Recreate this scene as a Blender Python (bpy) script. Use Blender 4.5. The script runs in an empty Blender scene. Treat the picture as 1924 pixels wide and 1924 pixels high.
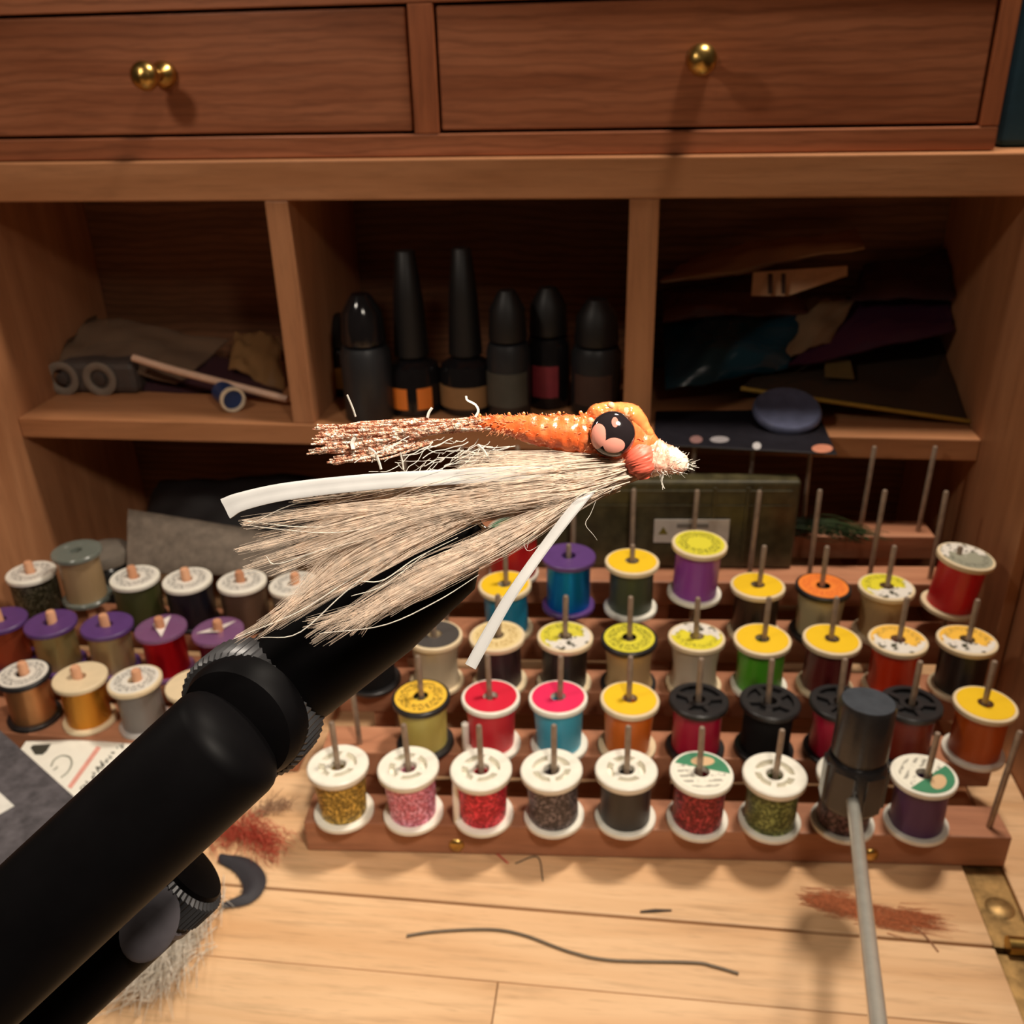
import bpy, math, random
from mathutils import Vector, Matrix, Euler
random.seed(7)
C = bpy.context.scene.collection
S = bpy.context.scene
V = Vector

# ------------------------------------------------------------------ camera
F = 1780.0; CX = CY = 962.0; H = 0.31
_dn = V((88, 3640, 1780)).normalized()
_xl = V((-15300, -500, 1780)).normalized()
_xl = (_xl - _dn * _dn.dot(_xl)).normalized()
_X, _Z = -_xl, -_dn
_Y = _Z.cross(_X)
R = Matrix((_X, _Y, _Z))                 # camera (x right, y down, z forward) -> world
O = V((0, 0, H))
def ray(px, py): return R @ V(((px - CX) / F, (py - CY) / F, 1.0))
def onz(px, py, z=0.0):
    d = ray(px, py); return O + d * ((z - H) / d.z)
def ony(px, py, y):
    d = ray(px, py); return O + d * (y / d.y)
def onx(px, py, x):
    d = ray(px, py); return O + d * (x / d.x)
def at(px, py, dep): return O + ray(px, py) * dep
CR, CU, CF = R @ V((1, 0, 0)), R @ V((0, -1, 0)), R @ V((0, 0, 1))

cam_d = bpy.data.cameras.new('camera'); cam = bpy.data.objects.new('camera', cam_d); C.objects.link(cam)
cam.matrix_world = Matrix((
    (CR.x, CU.x, -CF.x, O.x), (CR.y, CU.y, -CF.y, O.y), (CR.z, CU.z, -CF.z, O.z), (0, 0, 0, 1)))
cam_d.sensor_width = 36; cam_d.lens = 36 * F / 1924; cam_d.clip_start = 0.004
cam_d.dof.use_dof = True; cam_d.dof.focus_distance = 0.108; cam_d.dof.aperture_fstop = 64
S.camera = cam

# ------------------------------------------------------------------ world, lamps, exposure
w = bpy.data.worlds.new('world'); S.world = w; w.use_nodes = True
w.node_tree.nodes['Background'].inputs[0].default_value = (1.0, 0.72, 0.5, 1)
w.node_tree.nodes['Background'].inputs[1].default_value = 0.04
def area(name, loc, target, size, energy, col, spread=180):
    l = bpy.data.lights.new(name, 'AREA'); l.shape = 'DISK'; l.size = size; l.energy = energy; l.color = col
    l.spread = math.radians(spread)
    o = bpy.data.objects.new(name, l); C.objects.link(o); o.location = loc
    o.rotation_euler = (V(target) - V(loc)).to_track_quat('-Z', 'Y').to_euler()
    return o
LAMP = (1.0, 0.88, 0.74)
area('ceiling_lamp_light', (0.14, 0.440, 0.82), (0.06, 0.33, 0.0), 0.10, 3.5, LAMP, 150)
area('desk_lamp_light', (0.11, 0.01, 0.50), (-0.02, 0.11, 0.27), 0.06, 0.36, LAMP, 74)
area('side_lamp_light', (-0.30, 0.17, 0.50), (-0.12, 0.36, 0.05), 0.05, 0.34, LAMP, 150)
S.view_settings.view_transform = 'Standard'; S.view_settings.look = 'None'
S.view_settings.gamma = 1.0; S.view_settings.exposure = 0.0; S.view_settings.use_curve_mapping = False

# ------------------------------------------------------------------ materials
def lin(c):
    f = lambda v: v / 12.92 if v <= 0.04045 else ((v + 0.055) / 1.055) ** 2.4
    return tuple(f(x / 255) for x in c) + (1.0,)
MATS = {}
class NT:
    def __init__(s, name):
        s.m = bpy.data.materials.new(name); s.m.use_nodes = True
        s.t = s.m.node_tree; s.b = s.t.nodes['Principled BSDF']
    def n(s, kind, **kw):
        nd = s.t.nodes.new(kind)
        for k, v in kw.items(): setattr(nd, k, v)
        return nd
    def link(s, a, b): s.t.links.new(a, b)
    def val(s, sock, v):
        if hasattr(v, 'is_linked') or isinstance(v, bpy.types.NodeSocket): s.link(v, sock)
        else: sock.default_value = v
    def math(s, op, a, b=0.0, c=None):
        nd = s.n('ShaderNodeMath', operation=op); s.val(nd.inputs[0], a); s.val(nd.inputs[1], b)
        if c is not None: s.val(nd.inputs[2], c)
        return nd.outputs[0]
    def mix(s, fac, a, b):
        nd = s.n('ShaderNodeMix', data_type='RGBA'); s.val(nd.inputs[0], fac); s.val(nd.inputs[6], a); s.val(nd.inputs[7], b)
        return nd.outputs[2]
    def coord(s, scale=(1, 1, 1), rot=(0, 0, 0), kind='Object'):
        tc = s.n('ShaderNodeTexCoord'); mp = s.n('ShaderNodeMapping')
        mp.inputs['Scale'].default_value = scale; mp.inputs['Rotation'].default_value = rot
        s.link(tc.outputs[kind], mp.inputs[0]); return mp.outputs[0]
    def noise(s, co, scale, detail=3, rough=0.55, dist=0):
        nd = s.n('ShaderNodeTexNoise'); s.link(co, nd.inputs['Vector']); nd.inputs['Scale'].default_value = scale
        nd.inputs['Detail'].default_value = detail; nd.inputs['Roughness'].default_value = rough; nd.inputs['Distortion'].default_value = dist
        return nd.outputs['Fac']
    def ramp(s, fac, stops):
        nd = s.n('ShaderNodeValToRGB'); s.link(fac, nd.inputs[0]); e = nd.color_ramp.elements
        while len(e) < len(stops): e.new(0.5)
        for i, (p, c) in enumerate(stops): e[i].position = p; e[i].color = c
        return nd.outputs[0]
    def bump(s, h, strength=0.3, dist=0.0005):
        nd = s.n('ShaderNodeBump'); nd.inputs['Strength'].default_value = strength; nd.inputs['Distance'].default_value = dist
        s.link(h, nd.inputs['Height']); s.link(nd.outputs[0], s.b.inputs['Normal'])
    def set(s, **kw):
        names = {'col': 'Base Color', 'rough': 'Roughness', 'metal': 'Metallic', 'spec': 'Specular IOR Level', 'trans': 'Transmission Weight',
                 'ior': 'IOR', 'alpha': 'Alpha', 'coat': 'Coat Weight', 'sss': 'Subsurface Weight', 'sheen': 'Sheen Weight', 'aniso': 'Anisotropic', 'coatr': 'Coat Roughness'}
        for k, v in kw.items(): s.val(s.b.inputs[names[k]], v)
        return s

def plain(name, rgb, rough=0.5, metal=0.0, var=0.06, **kw):
    """a plain surface with a faint procedural mottle"""
    if name in MATS: return MATS[name]
    t = NT(name); co = t.coord(); nz = t.noise(co, 180, 3)
    c = lin(rgb); lo = tuple(x * (1 - var * 2) for x in c[:3]) + (1,); hi = tuple(min(1, x * (1 + var)) for x in c[:3]) + (1,)
    t.set(col=t.ramp(nz, [(0.3, lo), (0.7, hi)]), rough=rough, metal=metal, **kw)
    MATS[name] = t.m; return t.m

def wood(name, light, dark, along='X', rough=0.5, streak=0.5, scale=1.0, rings=0.0):
    if name in MATS: return MATS[name]
    t = NT(name); tc = t.n('ShaderNodeTexCoord'); oi = t.n('ShaderNodeObjectInfo')
    add = t.n('ShaderNodeVectorMath', operation='ADD'); t.link(tc.outputs['Object'], add.inputs[0])
    off = t.n('ShaderNodeCombineXYZ'); t.link(t.math('MULTIPLY', oi.outputs['Random'], 3.0), off.inputs[0]); t.link(t.math('MULTIPLY', oi.outputs['Random'], 1.7), off.inputs[2])
    t.link(off.outputs[0], add.inputs[1])
    def mapped(a, b):
        mp = t.n('ShaderNodeMapping'); t.link(add.outputs[0], mp.inputs[0])
        mp.inputs['Scale'].default_value = {'X': (a, b, b), 'Y': (b, a, b), 'Z': (b, b, a)}[along]; return mp.outputs[0]
    broad = t.noise(mapped(6 * scale, 60 * scale), 1, 3, 0.5, 0.6)
    fine = t.noise(mapped(30 * scale, 420 * scale), 1, 4, 0.65)
    pores = t.noise(mapped(70 * scale, 900 * scale), 1, 2, 0.5)
    base = t.ramp(broad, [(0.32, lin(dark)), (0.5, lin(tuple((a + b) / 2 for a, b in zip(light, dark)))), (0.68, lin(light))])
    dk = lin(tuple(x * 0.72 for x in dark))
    c = t.mix(t.math('MULTIPLY', t.ramp(fine, [(0.5, (0, 0, 0, 1)), (0.72, (1, 1, 1, 1))]), streak), base, dk)
    c = t.mix(t.math('MULTIPLY', t.ramp(pores, [(0.62, (0, 0, 0, 1)), (0.74, (1, 1, 1, 1))]), streak * 0.7), c, dk)
    vary = t.n('ShaderNodeHueSaturation'); t.link(c, vary.inputs['Color'])
    t.link(t.math('ADD', t.math('MULTIPLY', oi.outputs['Random'], 0.16), 0.92), vary.inputs['Value'])
    if rings:
        wv = t.n('ShaderNodeTexWave', bands_direction='Z'); t.link(mapped(0.5, 1.0), wv.inputs['Vector']); wv.inputs['Scale'].default_value = 62; wv.inputs['Distortion'].default_value = 9.0
        wv.inputs['Detail'].default_value = 3; wv.inputs['Detail Scale'].default_value = 0.35; wv.inputs['Detail Roughness'].default_value = 0.6
        line = t.ramp(wv.outputs['Fac'], [(0.55, (0, 0, 0, 1)), (0.95, (1, 1, 1, 1))])
        vary2 = t.mix(t.math('MULTIPLY', line, rings), vary.outputs[0], dk)
        t.set(col=vary2)
    else: t.set(col=vary.outputs[0])
    t.set(rough=rough, spec=0.35); t.bump(fine, 0.25, 0.0003)
    MATS[name] = t.m; return t.m

W_DESK = wood('desk_wood', (226, 188, 146), (204, 160, 116), 'X', 0.45, 0.4)
W_CAB = wood('cabinet_wood', (196, 138, 96), (170, 114, 74), 'X', 0.5, 0.3)
W_CABV = wood('cabinet_wood_upright', (190, 134, 94), (164, 110, 74), 'Z', 0.5, 0.3)
W_BACK = wood('back_panel_wood', (140, 96, 66), (112, 74, 50), 'X', 0.6, 0.5, rings=0.4)
W_DRAW = wood('drawer_wood', (190, 122, 86), (158, 94, 62), 'X', 0.42, 0.45, rings=0.32)
W_DRAWV = wood('drawer_wood_upright', (180, 110, 72), (148, 84, 54), 'Z', 0.42, 0.4)
W_RACK = wood('rack_wood', (186, 130, 98), (156, 102, 74), 'X', 0.5, 0.3)
W_DOWEL = wood('dowel_wood', (226, 172, 136), (200, 140, 104), 'Z', 0.6, 0.2)
M_BRASS = plain('brass', (196, 160, 92), 0.3, 1.0, 0.12)
M_BRASSDULL = plain('brass_worn', (176, 142, 90), 0.5, 0.75, 0.25)
M_STEEL = plain('steel', (226, 224, 212), 0.3, 0.65, 0.05, coat=1.0, coatr=0.2)
M_PIN = plain('pin_steel', (176, 156, 138), 0.5, 0.7, 0.15)
M_BLACK = plain('black_anodised', (9, 8, 9), 0.5, 0.0, 0.1, spec=0.06)
M_BLACKTOOL = plain('black_gloss_metal', (50, 47, 47), 0.26, 0.3, 0.1, spec=0.8)
M_KNURL = plain('black_knurl', (66, 66, 68), 0.38, 0.4, 0.1, spec=0.6)
M_GREYPAD = plain('grey_rubber', (96, 92, 98), 0.55, 0.0, 0.12)
M_WHITEP = plain('white_plastic', (240, 236, 222), 0.35, 0, 0.03, sss=0.0)
M_CREAMP = plain('cream_plastic', (228, 208, 172), 0.38, 0, 0.03)
M_BLACKP = plain('black_plastic', (34, 32, 33), 0.4, 0, 0.08)
M_PURPLEP = plain('purple_plastic', (90, 58, 118), 0.4, 0, 0.05)
M_HOLE = plain('dark_bore', (14, 11, 10), 0.8, 0, 0.05)
def clearp(name, rgb, alpha=0.45, rough=0.2):
    if name in MATS: return MATS[name]
    t = NT(name); t.set(col=lin(rgb), rough=rough, alpha=alpha, spec=0.6)
    co = t.coord(); t.bump(t.noise(co, 220, 3), 0.15, 0.001); MATS[name] = t.m; return t.m
M_CLEARP = clearp('clear_plastic', (214, 210, 206), 0.5, 0.15)

def thread(name, rgb, kind='silk'):
    key = 'thread_' + name
    if key in MATS: return MATS[key]
    t = NT(key); co = t.coord((1, 1, 1)); c = lin(rgb)
    if kind == 'glitter':
        vo = t.n('ShaderNodeTexVoronoi'); t.link(co, vo.inputs['Vector']); vo.inputs['Scale'].default_value = 1100
        bw = t.n('ShaderNodeRGBToBW'); t.link(vo.outputs['Color'], bw.inputs[0])
        hi = tuple(min(1, x * 2.6 + 0.05) for x in c[:3]) + (1,); lo = tuple(x * 0.55 for x in c[:3]) + (1,)
        t.set(col=t.ramp(bw.outputs[0], [(0.3, lo), (0.55, c), (0.8, hi)]), rough=0.38, metal=0.25, spec=0.5)
        nb = t.n('ShaderNodeBump'); nb.inputs['Strength'].default_value = 0.9; nb.inputs['Distance'].default_value = 0.0004
        t.link(bw.outputs[0], nb.inputs['Height']); t.link(nb.outputs[0], t.b.inputs['Normal'])
    else:
        wv = t.n('ShaderNodeTexWave', bands_direction='Z'); t.link(co, wv.inputs['Vector']); wv.inputs['Scale'].default_value = 640
        wv.inputs['Distortion'].default_value = 1.5; wv.inputs['Detail'].default_value = 1
        lo = tuple(x * 0.8 for x in c[:3]) + (1,)
        t.set(col=t.mix(wv.outputs['Fac'], lo, c))
        if kind == 'metal': t.set(metal=0.8, rough=0.3)
        elif kind == 'matte': t.set(rough=0.75, spec=0.2)
        else: t.set(rough=0.3, spec=0.7)
        t.bump(wv.outputs['Fac'], 0.35, 0.0002)
    MATS[key] = t.m; return t.m

def label_mat(name, kind, rgb, ink=(40, 36, 20), rot=0.0):
    """printed disc; coordinates run from the disc's own centre, 1 = its rim"""
    key = 'label_' + name
    if key in MATS: return MATS[key]
    t = NT(key); co = t.coord((1 / 0.0115,) * 3, (0, 0, rot)); sp = t.n('ShaderNodeSeparateXYZ'); t.link(co, sp.inputs[0])
    x, y = sp.outputs[0], sp.outputs[1]
    r = t.math('SQRT', t.math('ADD', t.math('MULTIPLY', x, x), t.math('MULTIPLY', y, y)))
    ang = t.math('ARCTAN2', y, x)
    base = lin(rgb)
    def band(v, a, b): return t.math('MULTIPLY', t.math('GREATER_THAN', v, a), t.math('LESS_THAN', v, b))
    cv = t.n('ShaderNodeCombineXYZ'); t.link(t.math('MULTIPLY', ang, 2.2), cv.inputs[0]); t.link(t.math('MULTIPLY', r, 4.0), cv.inputs[1])
    marks = t.math('GREATER_THAN', t.noise(cv.outputs[0], 3.2, 1), 0.52)
    if kind == 'plain':
        col = t.mix(t.math('MULTIPLY', t.noise(co, 2.0, 3), 0.25), base, lin(tuple(v * 0.8 for v in rgb)))
    elif kind == 'ring':
        col = t.mix(t.math('MULTIPLY', t.math('MULTIPLY', marks, band(r, 0.5, 0.86)), 0.85), base, lin(ink))
    elif kind == 'torn':
        tear = t.math('GREATER_THAN', t.math('ADD', t.math('MULTIPLY', y, 0.55), t.noise(co, 1.6, 2)), 0.56)
        col = t.mix(t.math('MULTIPLY', t.math('MULTIPLY', marks, band(r, 0.62, 0.86)), 0.7), base, lin(ink))
        col = t.mix(tear, col, lin((222, 216, 206)))
        col = t.mix(t.math('MULTIPLY', tear, t.math('GREATER_THAN', t.noise(co, 4.0, 1), 0.6)), col, lin((70, 68, 52)))
    elif kind == 'sector':
        green = t.math('GREATER_THAN', t.math('ADD', t.math('MULTIPLY', x, 0.35), y), 0.18)
        dx, dy = t.math('SUBTRACT', x, 0.15), t.math('SUBTRACT', y, 0.52)
        oval = t.math('LESS_THAN', t.math('ADD', t.math('MULTIPLY', dx, t.math('MULTIPLY', dx, 4.5)), t.math('MULTIPLY', dy, t.math('MULTIPLY', dy, 14.0))), 1.0 * 0.8)
        rows = t.math('MULTIPLY', t.math('GREATER_THAN', t.math('SINE', t.math('MULTIPLY', y, 24.0)), 0.25), t.math('GREATER_THAN', t.noise(co, 7.0, 1), 0.47))
        ringm = t.math('MULTIPLY', t.math('MULTIPLY', rows, band(r, 0.36, 0.85)), t.math('SUBTRACT', 1.0, green))
        col = t.mix(t.math('MULTIPLY', ringm, 0.7), base, lin((110, 106, 96)))
        col = t.mix(green, col, lin((62, 132, 96)))
        col = t.mix(oval, col, lin((214, 178, 136)))
    t.set(col=col, rough=0.45); MATS[key] = t.m; return t.m

# ------------------------------------------------------------------ mesh helpers
class MB:
    def __init__(s): s.v = []; s.f = []
    def add(s, vs, fs):
        k = len(s.v); s.v += [tuple(p) for p in vs]; s.f += [tuple(i + k for i in q) for q in fs]; return s
    def box(s, lo, hi):
        (a, b, c), (d, e, f) = lo, hi
        return s.add([(a, b, c), (d, b, c), (d, e, c), (a, e, c), (a, b, f), (d, b, f), (d, e, f), (a, e, f)],
                     [(0, 3, 2, 1), (4, 5, 6, 7), (0, 1, 5, 4), (1, 2, 6, 5), (2, 3, 7, 6), (3, 0, 4, 7)])
    def lathe(s, prof, n=32, M=None, loop=False):
        """revolve (r, z) points about z; loop closes the profile into a ring"""
        vs, fs = [], []; m = len(prof)
        for i in range(n):
            a = 2 * math.pi * i / n; ca, sa = math.cos(a), math.sin(a)
            for r, z in prof: vs.append(V((r * ca, r * sa, z)))
        for i in range(n):
            j = (i + 1) % n
            for k in range(m if loop else m - 1):
                k2 = (k + 1) % m; fs.append((i * m + k, j * m + k, j * m + k2, i * m + k2))
        if not loop:
            if prof[0][0] > 1e-6: fs.append(tuple(i * m for i in reversed(range(n))))
            if prof[-1][0] > 1e-6: fs.append(tuple(i * m + m - 1 for i in range(n)))
        if M is not None: vs = [M @ p for p in vs]
        return s.add(vs, fs)
    def tube(s, path, rad, n=8, cap=True, flat=1.0, up=None):
        path = [V(p) for p in path]; m = len(path)
        if not hasattr(rad, '__len__'): rad = [rad] * m
        t0 = (path[1] - path[0]).normalized()
        u = up if up is not None else (V((0, 0, 1)) if abs(t0.z) < 0.9 else V((1, 0, 0)))
        vs, fs = [], []
        for i, p in enumerate(path):
            t = (path[min(i + 1, m - 1)] - path[max(i - 1, 0)]).normalized()
            a = t.cross(u)
            if a.length < 1e-6: a = t.orthogonal()
            a.normalize(); b = a.cross(t).normalized()
            if up is None: u = b
            for k in range(n):
                q = 2 * math.pi * k / n
                vs.append(p + (b * math.cos(q) + a * math.sin(q) * flat) * rad[i])
        for i in range(m - 1):
            for k in range(n):
                l = (k + 1) % n; fs.append((i * n + k, i * n + l, (i + 1) * n + l, (i + 1) * n + k))
        if cap and n > 2:
            fs.append(tuple(reversed(range(n)))); fs.append(tuple((m - 1) * n + k for k in range(n)))
        return s.add(vs, fs)
    def prism(s, poly, d):
        """closed polygon (3D points) extruded along d"""
        d = V(d); poly = [V(p) for p in poly]; n = len(poly)
        return s.add(poly + [p + d for p in poly], [tuple(reversed(range(n))), tuple(range(n, 2 * n))] + [(i, (i + 1) % n, n + (i + 1) % n, n + i) for i in range(n)])
    def pillow(s, c4, bulge, nx=14, ny=10, amp=0.0, seed=0, thin=0.0006):
        """a filled bag: four corners (bl, br, tr, tl), puffed to both sides"""
        rnd = random.Random(seed); a, b, c, d = [V(p) for p in c4]
        nrm = (b - a).cross(d - a).normalized(); ph = [rnd.uniform(0, 6.28) for _ in range(6)]
        top, bot = [], []
        for j in range(ny + 1):
            for i in range(nx + 1):
                u, w_ = i / nx, j / ny
                p = a * (1 - u) * (1 - w_) + b * u * (1 - w_) + c * u * w_ + d * (1 - u) * w_
                k = (4 * u * (1 - u)) ** 0.5 * (4 * w_ * (1 - w_)) ** 0.5
                wr = amp * (math.sin(9 * u + ph[0] + 3 * w_) + 0.7 * math.sin(13 * w_ + ph[1] + 5 * u) + 0.5 * math.sin(23 * u - 11 * w_ + ph[2]))
                top.append(p + nrm * (bulge * k + wr + thin)); bot.append(p + nrm * (-bulge * k + wr - thin))
        n1 = (nx + 1) * (ny + 1); fs = []
        for j in range(ny):
            for i in range(nx):
                q = j * (nx + 1) + i; fs.append((q, q + 1, q + nx + 2, q + nx + 1)); fs.append((n1 + q, n1 + q + nx + 1, n1 + q + nx + 2, n1 + q + 1))
        for i in range(nx):
            fs.append((i, n1 + i, n1 + i + 1, i + 1)); q = ny * (nx + 1) + i; fs.append((q, q + 1, n1 + q + 1, n1 + q))
        for j in range(ny):
            q = j * (nx + 1); fs.append((q, q + nx + 1, n1 + q + nx + 1, n1 + q)); q += nx; fs.append((q, n1 + q, n1 + q + nx + 1, q + nx + 1))
        return s.add(top + bot, fs)
    def mesh(s, name, smooth=False):
        me = bpy.data.meshes.new(name); me.from_pydata(s.v, [], s.f); me.update()
        if smooth:
            me.shade_smooth()
            try: me.set_sharp_from_angle(angle=math.radians(40))
            except Exception: pass
        return me

def shift(mb, base):
    """world points -> points about a base"""
    b = V(base); mb.v = [tuple(V(p) - b) for p in mb.v]; return mb
def obj(name, me, mat, parent=None, loc=(0, 0, 0), rot=None, bevel=0):
    o = bpy.data.objects.new(name, me); C.objects.link(o); o.location = loc
    if rot: o.rotation_euler = rot
    if mat is not None and not me.materials: me.materials.append(mat)
    if parent: o.parent = parent
    if bevel:
        b = o.modifiers.new('bevel', 'BEVEL'); b.width = bevel; b.segments = 2; b.limit_method = 'ANGLE'
    return o
def tag(o, label, cat, group=None, kind=None):
    o['label'] = label; o['category'] = cat
    if group: o['group'] = group
    if kind: o['kind'] = kind
    return o
def thing(name, label, cat, loc=(0, 0, 0), rot=None, group=None):
    o = bpy.data.objects.new(name, None); C.objects.link(o); o.location = loc; o.empty_display_size = 0.01
    if rot: o.rotation_euler = rot
    return tag(o, label, cat, group)
def wpart(name, mb, mat, parent, smooth=False, bevel=0, label=None, kind=None):
    """part from world-space points under an unrotated thing (or a part of one)"""
    p = parent; base = V((0, 0, 0))
    while p: base += V(p.location); p = p.parent
    o = obj(name, shift(mb, base).mesh(name, smooth), mat, parent, bevel=bevel)
    if label: o['label'] = label
    if kind: o['kind'] = kind
    return o
def solo(name, mb, mat, base, label, cat, smooth=False, bevel=0, group=None):
    """one-mesh thing from world-space points with its origin at base"""
    o = obj(name, shift(mb, base).mesh(name, smooth), mat, None, base, bevel=bevel)
    return tag(o, label, cat, group)
def bx(lo, hi): return MB().box(lo, hi)

# ------------------------------------------------------------------ room
XL, XR = -0.343, 0.179            # organiser inner faces
YS, YB = 0.470, 0.585             # shelf fronts, back panel
floor_m = plain('room_floor', (92, 70, 52), 0.6); wall_m = plain('room_wall', (150, 132, 112), 0.8)
o = obj('floor', bx((-2.2, -1.8, -0.78), (2.2, 0.95, -0.75)).mesh('floor'), floor_m); o['kind'] = 'structure'
o = obj('wall_back', bx((-2.2, 0.82, -0.75), (2.2, 0.9, 1.6)).mesh('wall_back'), wall_m); o['kind'] = 'structure'

# ------------------------------------------------------------------ desk
desk = thing('writing_desk', 'light oak fall-front writing desk with a brass hinge under the thread rack', 'desk', (-0.08, 0.42, 0))
wpart('base_board', bx((-0.40, 0.2702, -0.020), (0.1455, 0.60, 0.0)), W_DESK, desk, bevel=0.0006)
LIDY = [0.2688, 0.2355, 0.168, -0.12]
wpart('plank', bx((-0.40, LIDY[1] + .0002, -0.020), (0.1455, LIDY[0], 0.0)), W_DESK, desk, bevel=0.0005)
for (a, b) in ((-0.40, -0.0402), (-0.0398, 0.1455)):
    wpart('plank', bx((a, LIDY[2] + .0002, -0.020), (b, LIDY[1] - .0002, 0.0)), W_DESK, desk, bevel=0.0003)
for (a, b) in ((-0.40, -0.17), (-0.1696, 0.06), (0.0604, 0.1455)):
    wpart('plank', bx((a, LIDY[3], -0.020), (b, LIDY[2] - .0002, 0.0)), W_DESK, desk, bevel=0.0003)
wpart('side_rail', bx((0.1620, 0.272, -0.020), (0.1848, 0.60, 0.0)), W_DESK, desk, bevel=0.0005)
wpart('side_rail', bx((0.1458, 0.316, -0.020), (0.1618, 0.60, -0.0012)), W_CAB, desk)
wpart('side_rail', bx((0.1665, -0.12, -0.020), (0.1848, 0.268, 0.0)), W_DESK, desk, bevel=0.0005)
# brass hinge let into the edge
hg = wpart('hinge', bx((0.1462, 0.271, -0.012), (0.1618, 0.316, -0.0018)).box((0.1462, 0.180, -0.012), (0.1660, 0.268, -0.0018)), M_BRASSDULL, desk, bevel=0.0004, label='worn brass hinge plate')
kn = MB()
for x0, x1 in ((0.1500, 0.1562), (0.1568, 0.1650)):
    kn.tube([(x0, 0.2695, 0.0015), (x1, 0.2695, 0.0015)], 0.0034, 16)
wpart('knuckle', kn, M_BRASS, hg, True)
for (x, y) in ((0.1545, 0.290), (0.1565, 0.235)):
    wpart('screw', MB().lathe([(0.0, 0.0014), (0.0042, 0.0011), (0.0056, 0.0)], 24, Matrix.Translation((x, y, -0.0018))), M_BRASSDULL, hg, True)
side = [(0.60, 0.262), (0.478, 0.262), (0.25, 0.035), (-0.12, -0.004), (-0.12, -0.12), (0.60, -0.12)]
wpart('side_panel', MB().prism([(0.1852, y, z) for y, z in side], (0.018, 0, 0)), W_CABV, desk, bevel=0.001)
wpart('side_panel', MB().prism([(-0.4185, y, z) for y, z in side], (0.018, 0, 0)), W_CABV, desk, bevel=0.001)
wpart('apron', bx((-0.40, -0.10, -0.12), (0.185, -0.082, -0.021)), W_CAB, desk, bevel=0.001)
for x in (-0.41, 0.165):
    for y in (-0.09, 0.56):
        wpart('leg', bx((x, y, -0.75), (x + 0.036, y + 0.036, -0.121)), W_CABV, desk, bevel=0.002)

# ------------------------------------------------------------------ pigeonhole unit
ph = thing('pigeonhole_unit', 'wooden pigeonhole shelf with three open compartments at the back of the desk', 'shelf', (-0.08, 0.5, 0))
ZS0, ZS1, ZT0, ZT1 = 0.1157, 0.1277, 0.2450, 0.2640
wpart('side_panel', bx((XL - 0.010, 0.404, 0.0003), (XL, YB, ZT0)), W_CABV, ph, bevel=0.0006)
wpart('side_panel', bx((XR, 0.404, 0.0003), (XR + 0.0056, YB, ZT0)), W_CABV, ph, bevel=0.0006)
wpart('back_panel', bx((XL - 0.010, YB + .0002, 0.0003), (XR + 0.0056, YB + 0.008, ZT1)), W_BACK, ph)
wpart('shelf', bx((XL + .0001, YS, ZS0), (XR - .0001, YB, ZS1)), W_CAB, ph, bevel=0.0008)
wpart('top_board', bx((-0.40, YS, ZT0 + .0002), (0.1850, YB, ZT1)), W_CAB, ph, bevel=0.0008)
wpart('divider', bx((-0.1808, YS + .0005, ZS1 + .0001), (-0.1688, YB, ZT0)), W_CABV, ph, bevel=0.0006)
wpart('divider', bx((-0.0013, YS + .0005, ZS1 + .0001), (0.0129, YB, ZT0)), W_CABV, ph, bevel=0.0006)

# ------------------------------------------------------------------ drawer unit
du = thing('drawer_unit', 'reddish brown chest of small drawers standing on the pigeonhole top', 'drawers', (-0.08, 0.52, ZT1 + .0004))
Y0 = 0.474
wpart('bottom_rail', bx((-0.372, Y0, ZT1 + .0006), (0.160, YB, 0.2745)), W_DRAW, du, bevel=0.0006)
wpart('top_rail', bx((-0.372, Y0, 0.3295), (0.160, YB, 0.345)), W_DRAW, du, bevel=0.0006)
wpart('stile', bx((-0.1036, Y0, 0.2747), (-0.0918, YB, 0.3293)), W_DRAWV, du, bevel=0.0005)
wpart('stile', bx((0.1520, Y0, 0.2747), (0.160, YB, 0.3293)), W_DRAWV, du, bevel=0.0005)
wpart('stile', bx((-0.372, Y0, 0.2747), (-0.360, YB, 0.3293)), W_DRAWV, du, bevel=0.0005)
wpart('back', bx((-0.360, YB - 0.006, 0.2747), (0.152, YB, 0.3293)), W_BACK, du)
KN = MB().lathe([(0.0, -0.0262), (0.0032, -0.0256), (0.0058, -0.0236), (0.0066, -0.0205), (0.0056, -0.0172), (0.0034, -0.0145), (0.0026, -0.0105),
                 (0.0028, -0.0065), (0.0052, -0.0042), (0.0062, -0.0022), (0.0060, -0.0002), (0.0, -0.0002)], 28, Matrix.Rotation(math.radians(-90), 4, 'X')).mesh('knob', True)
for (x0, x1, kx, kz) in ((-0.3588, -0.1049, -0.2235, 0.3025), (-0.0905, 0.1507, 0.0275, 0.3040)):
    d = wpart('drawer', bx((x0, Y0 + 0.0012, 0.2760), (x1, YB - 0.008, 0.3280)), W_DRAW, du, bevel=0.0008)
    k = obj('knob', KN, M_BRASS, d, V((kx, Y0 + 0.0010, kz)) - V(du.location)); k['label'] = 'small turned brass knob'
# blue thing on the cabinet top, right of the drawers
bb = thing('storage_box', 'dark teal blue fabric box beside the drawer chest', 'box', (0.200, 0.53, ZT1 + .0003))
wpart('body', bx((0.1665, 0.488, ZT1 + .0004), (0.1845, YB, 0.338)), plain('teal_fabric', (22, 62, 78), 0.8), bb, bevel=0.003)
wpart('rim', bx((0.1660, 0.4875, 0.3381), (0.1849, YB, 0.344)), plain('teal_rim', (16, 44, 56), 0.7), bb, bevel=0.001)

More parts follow.
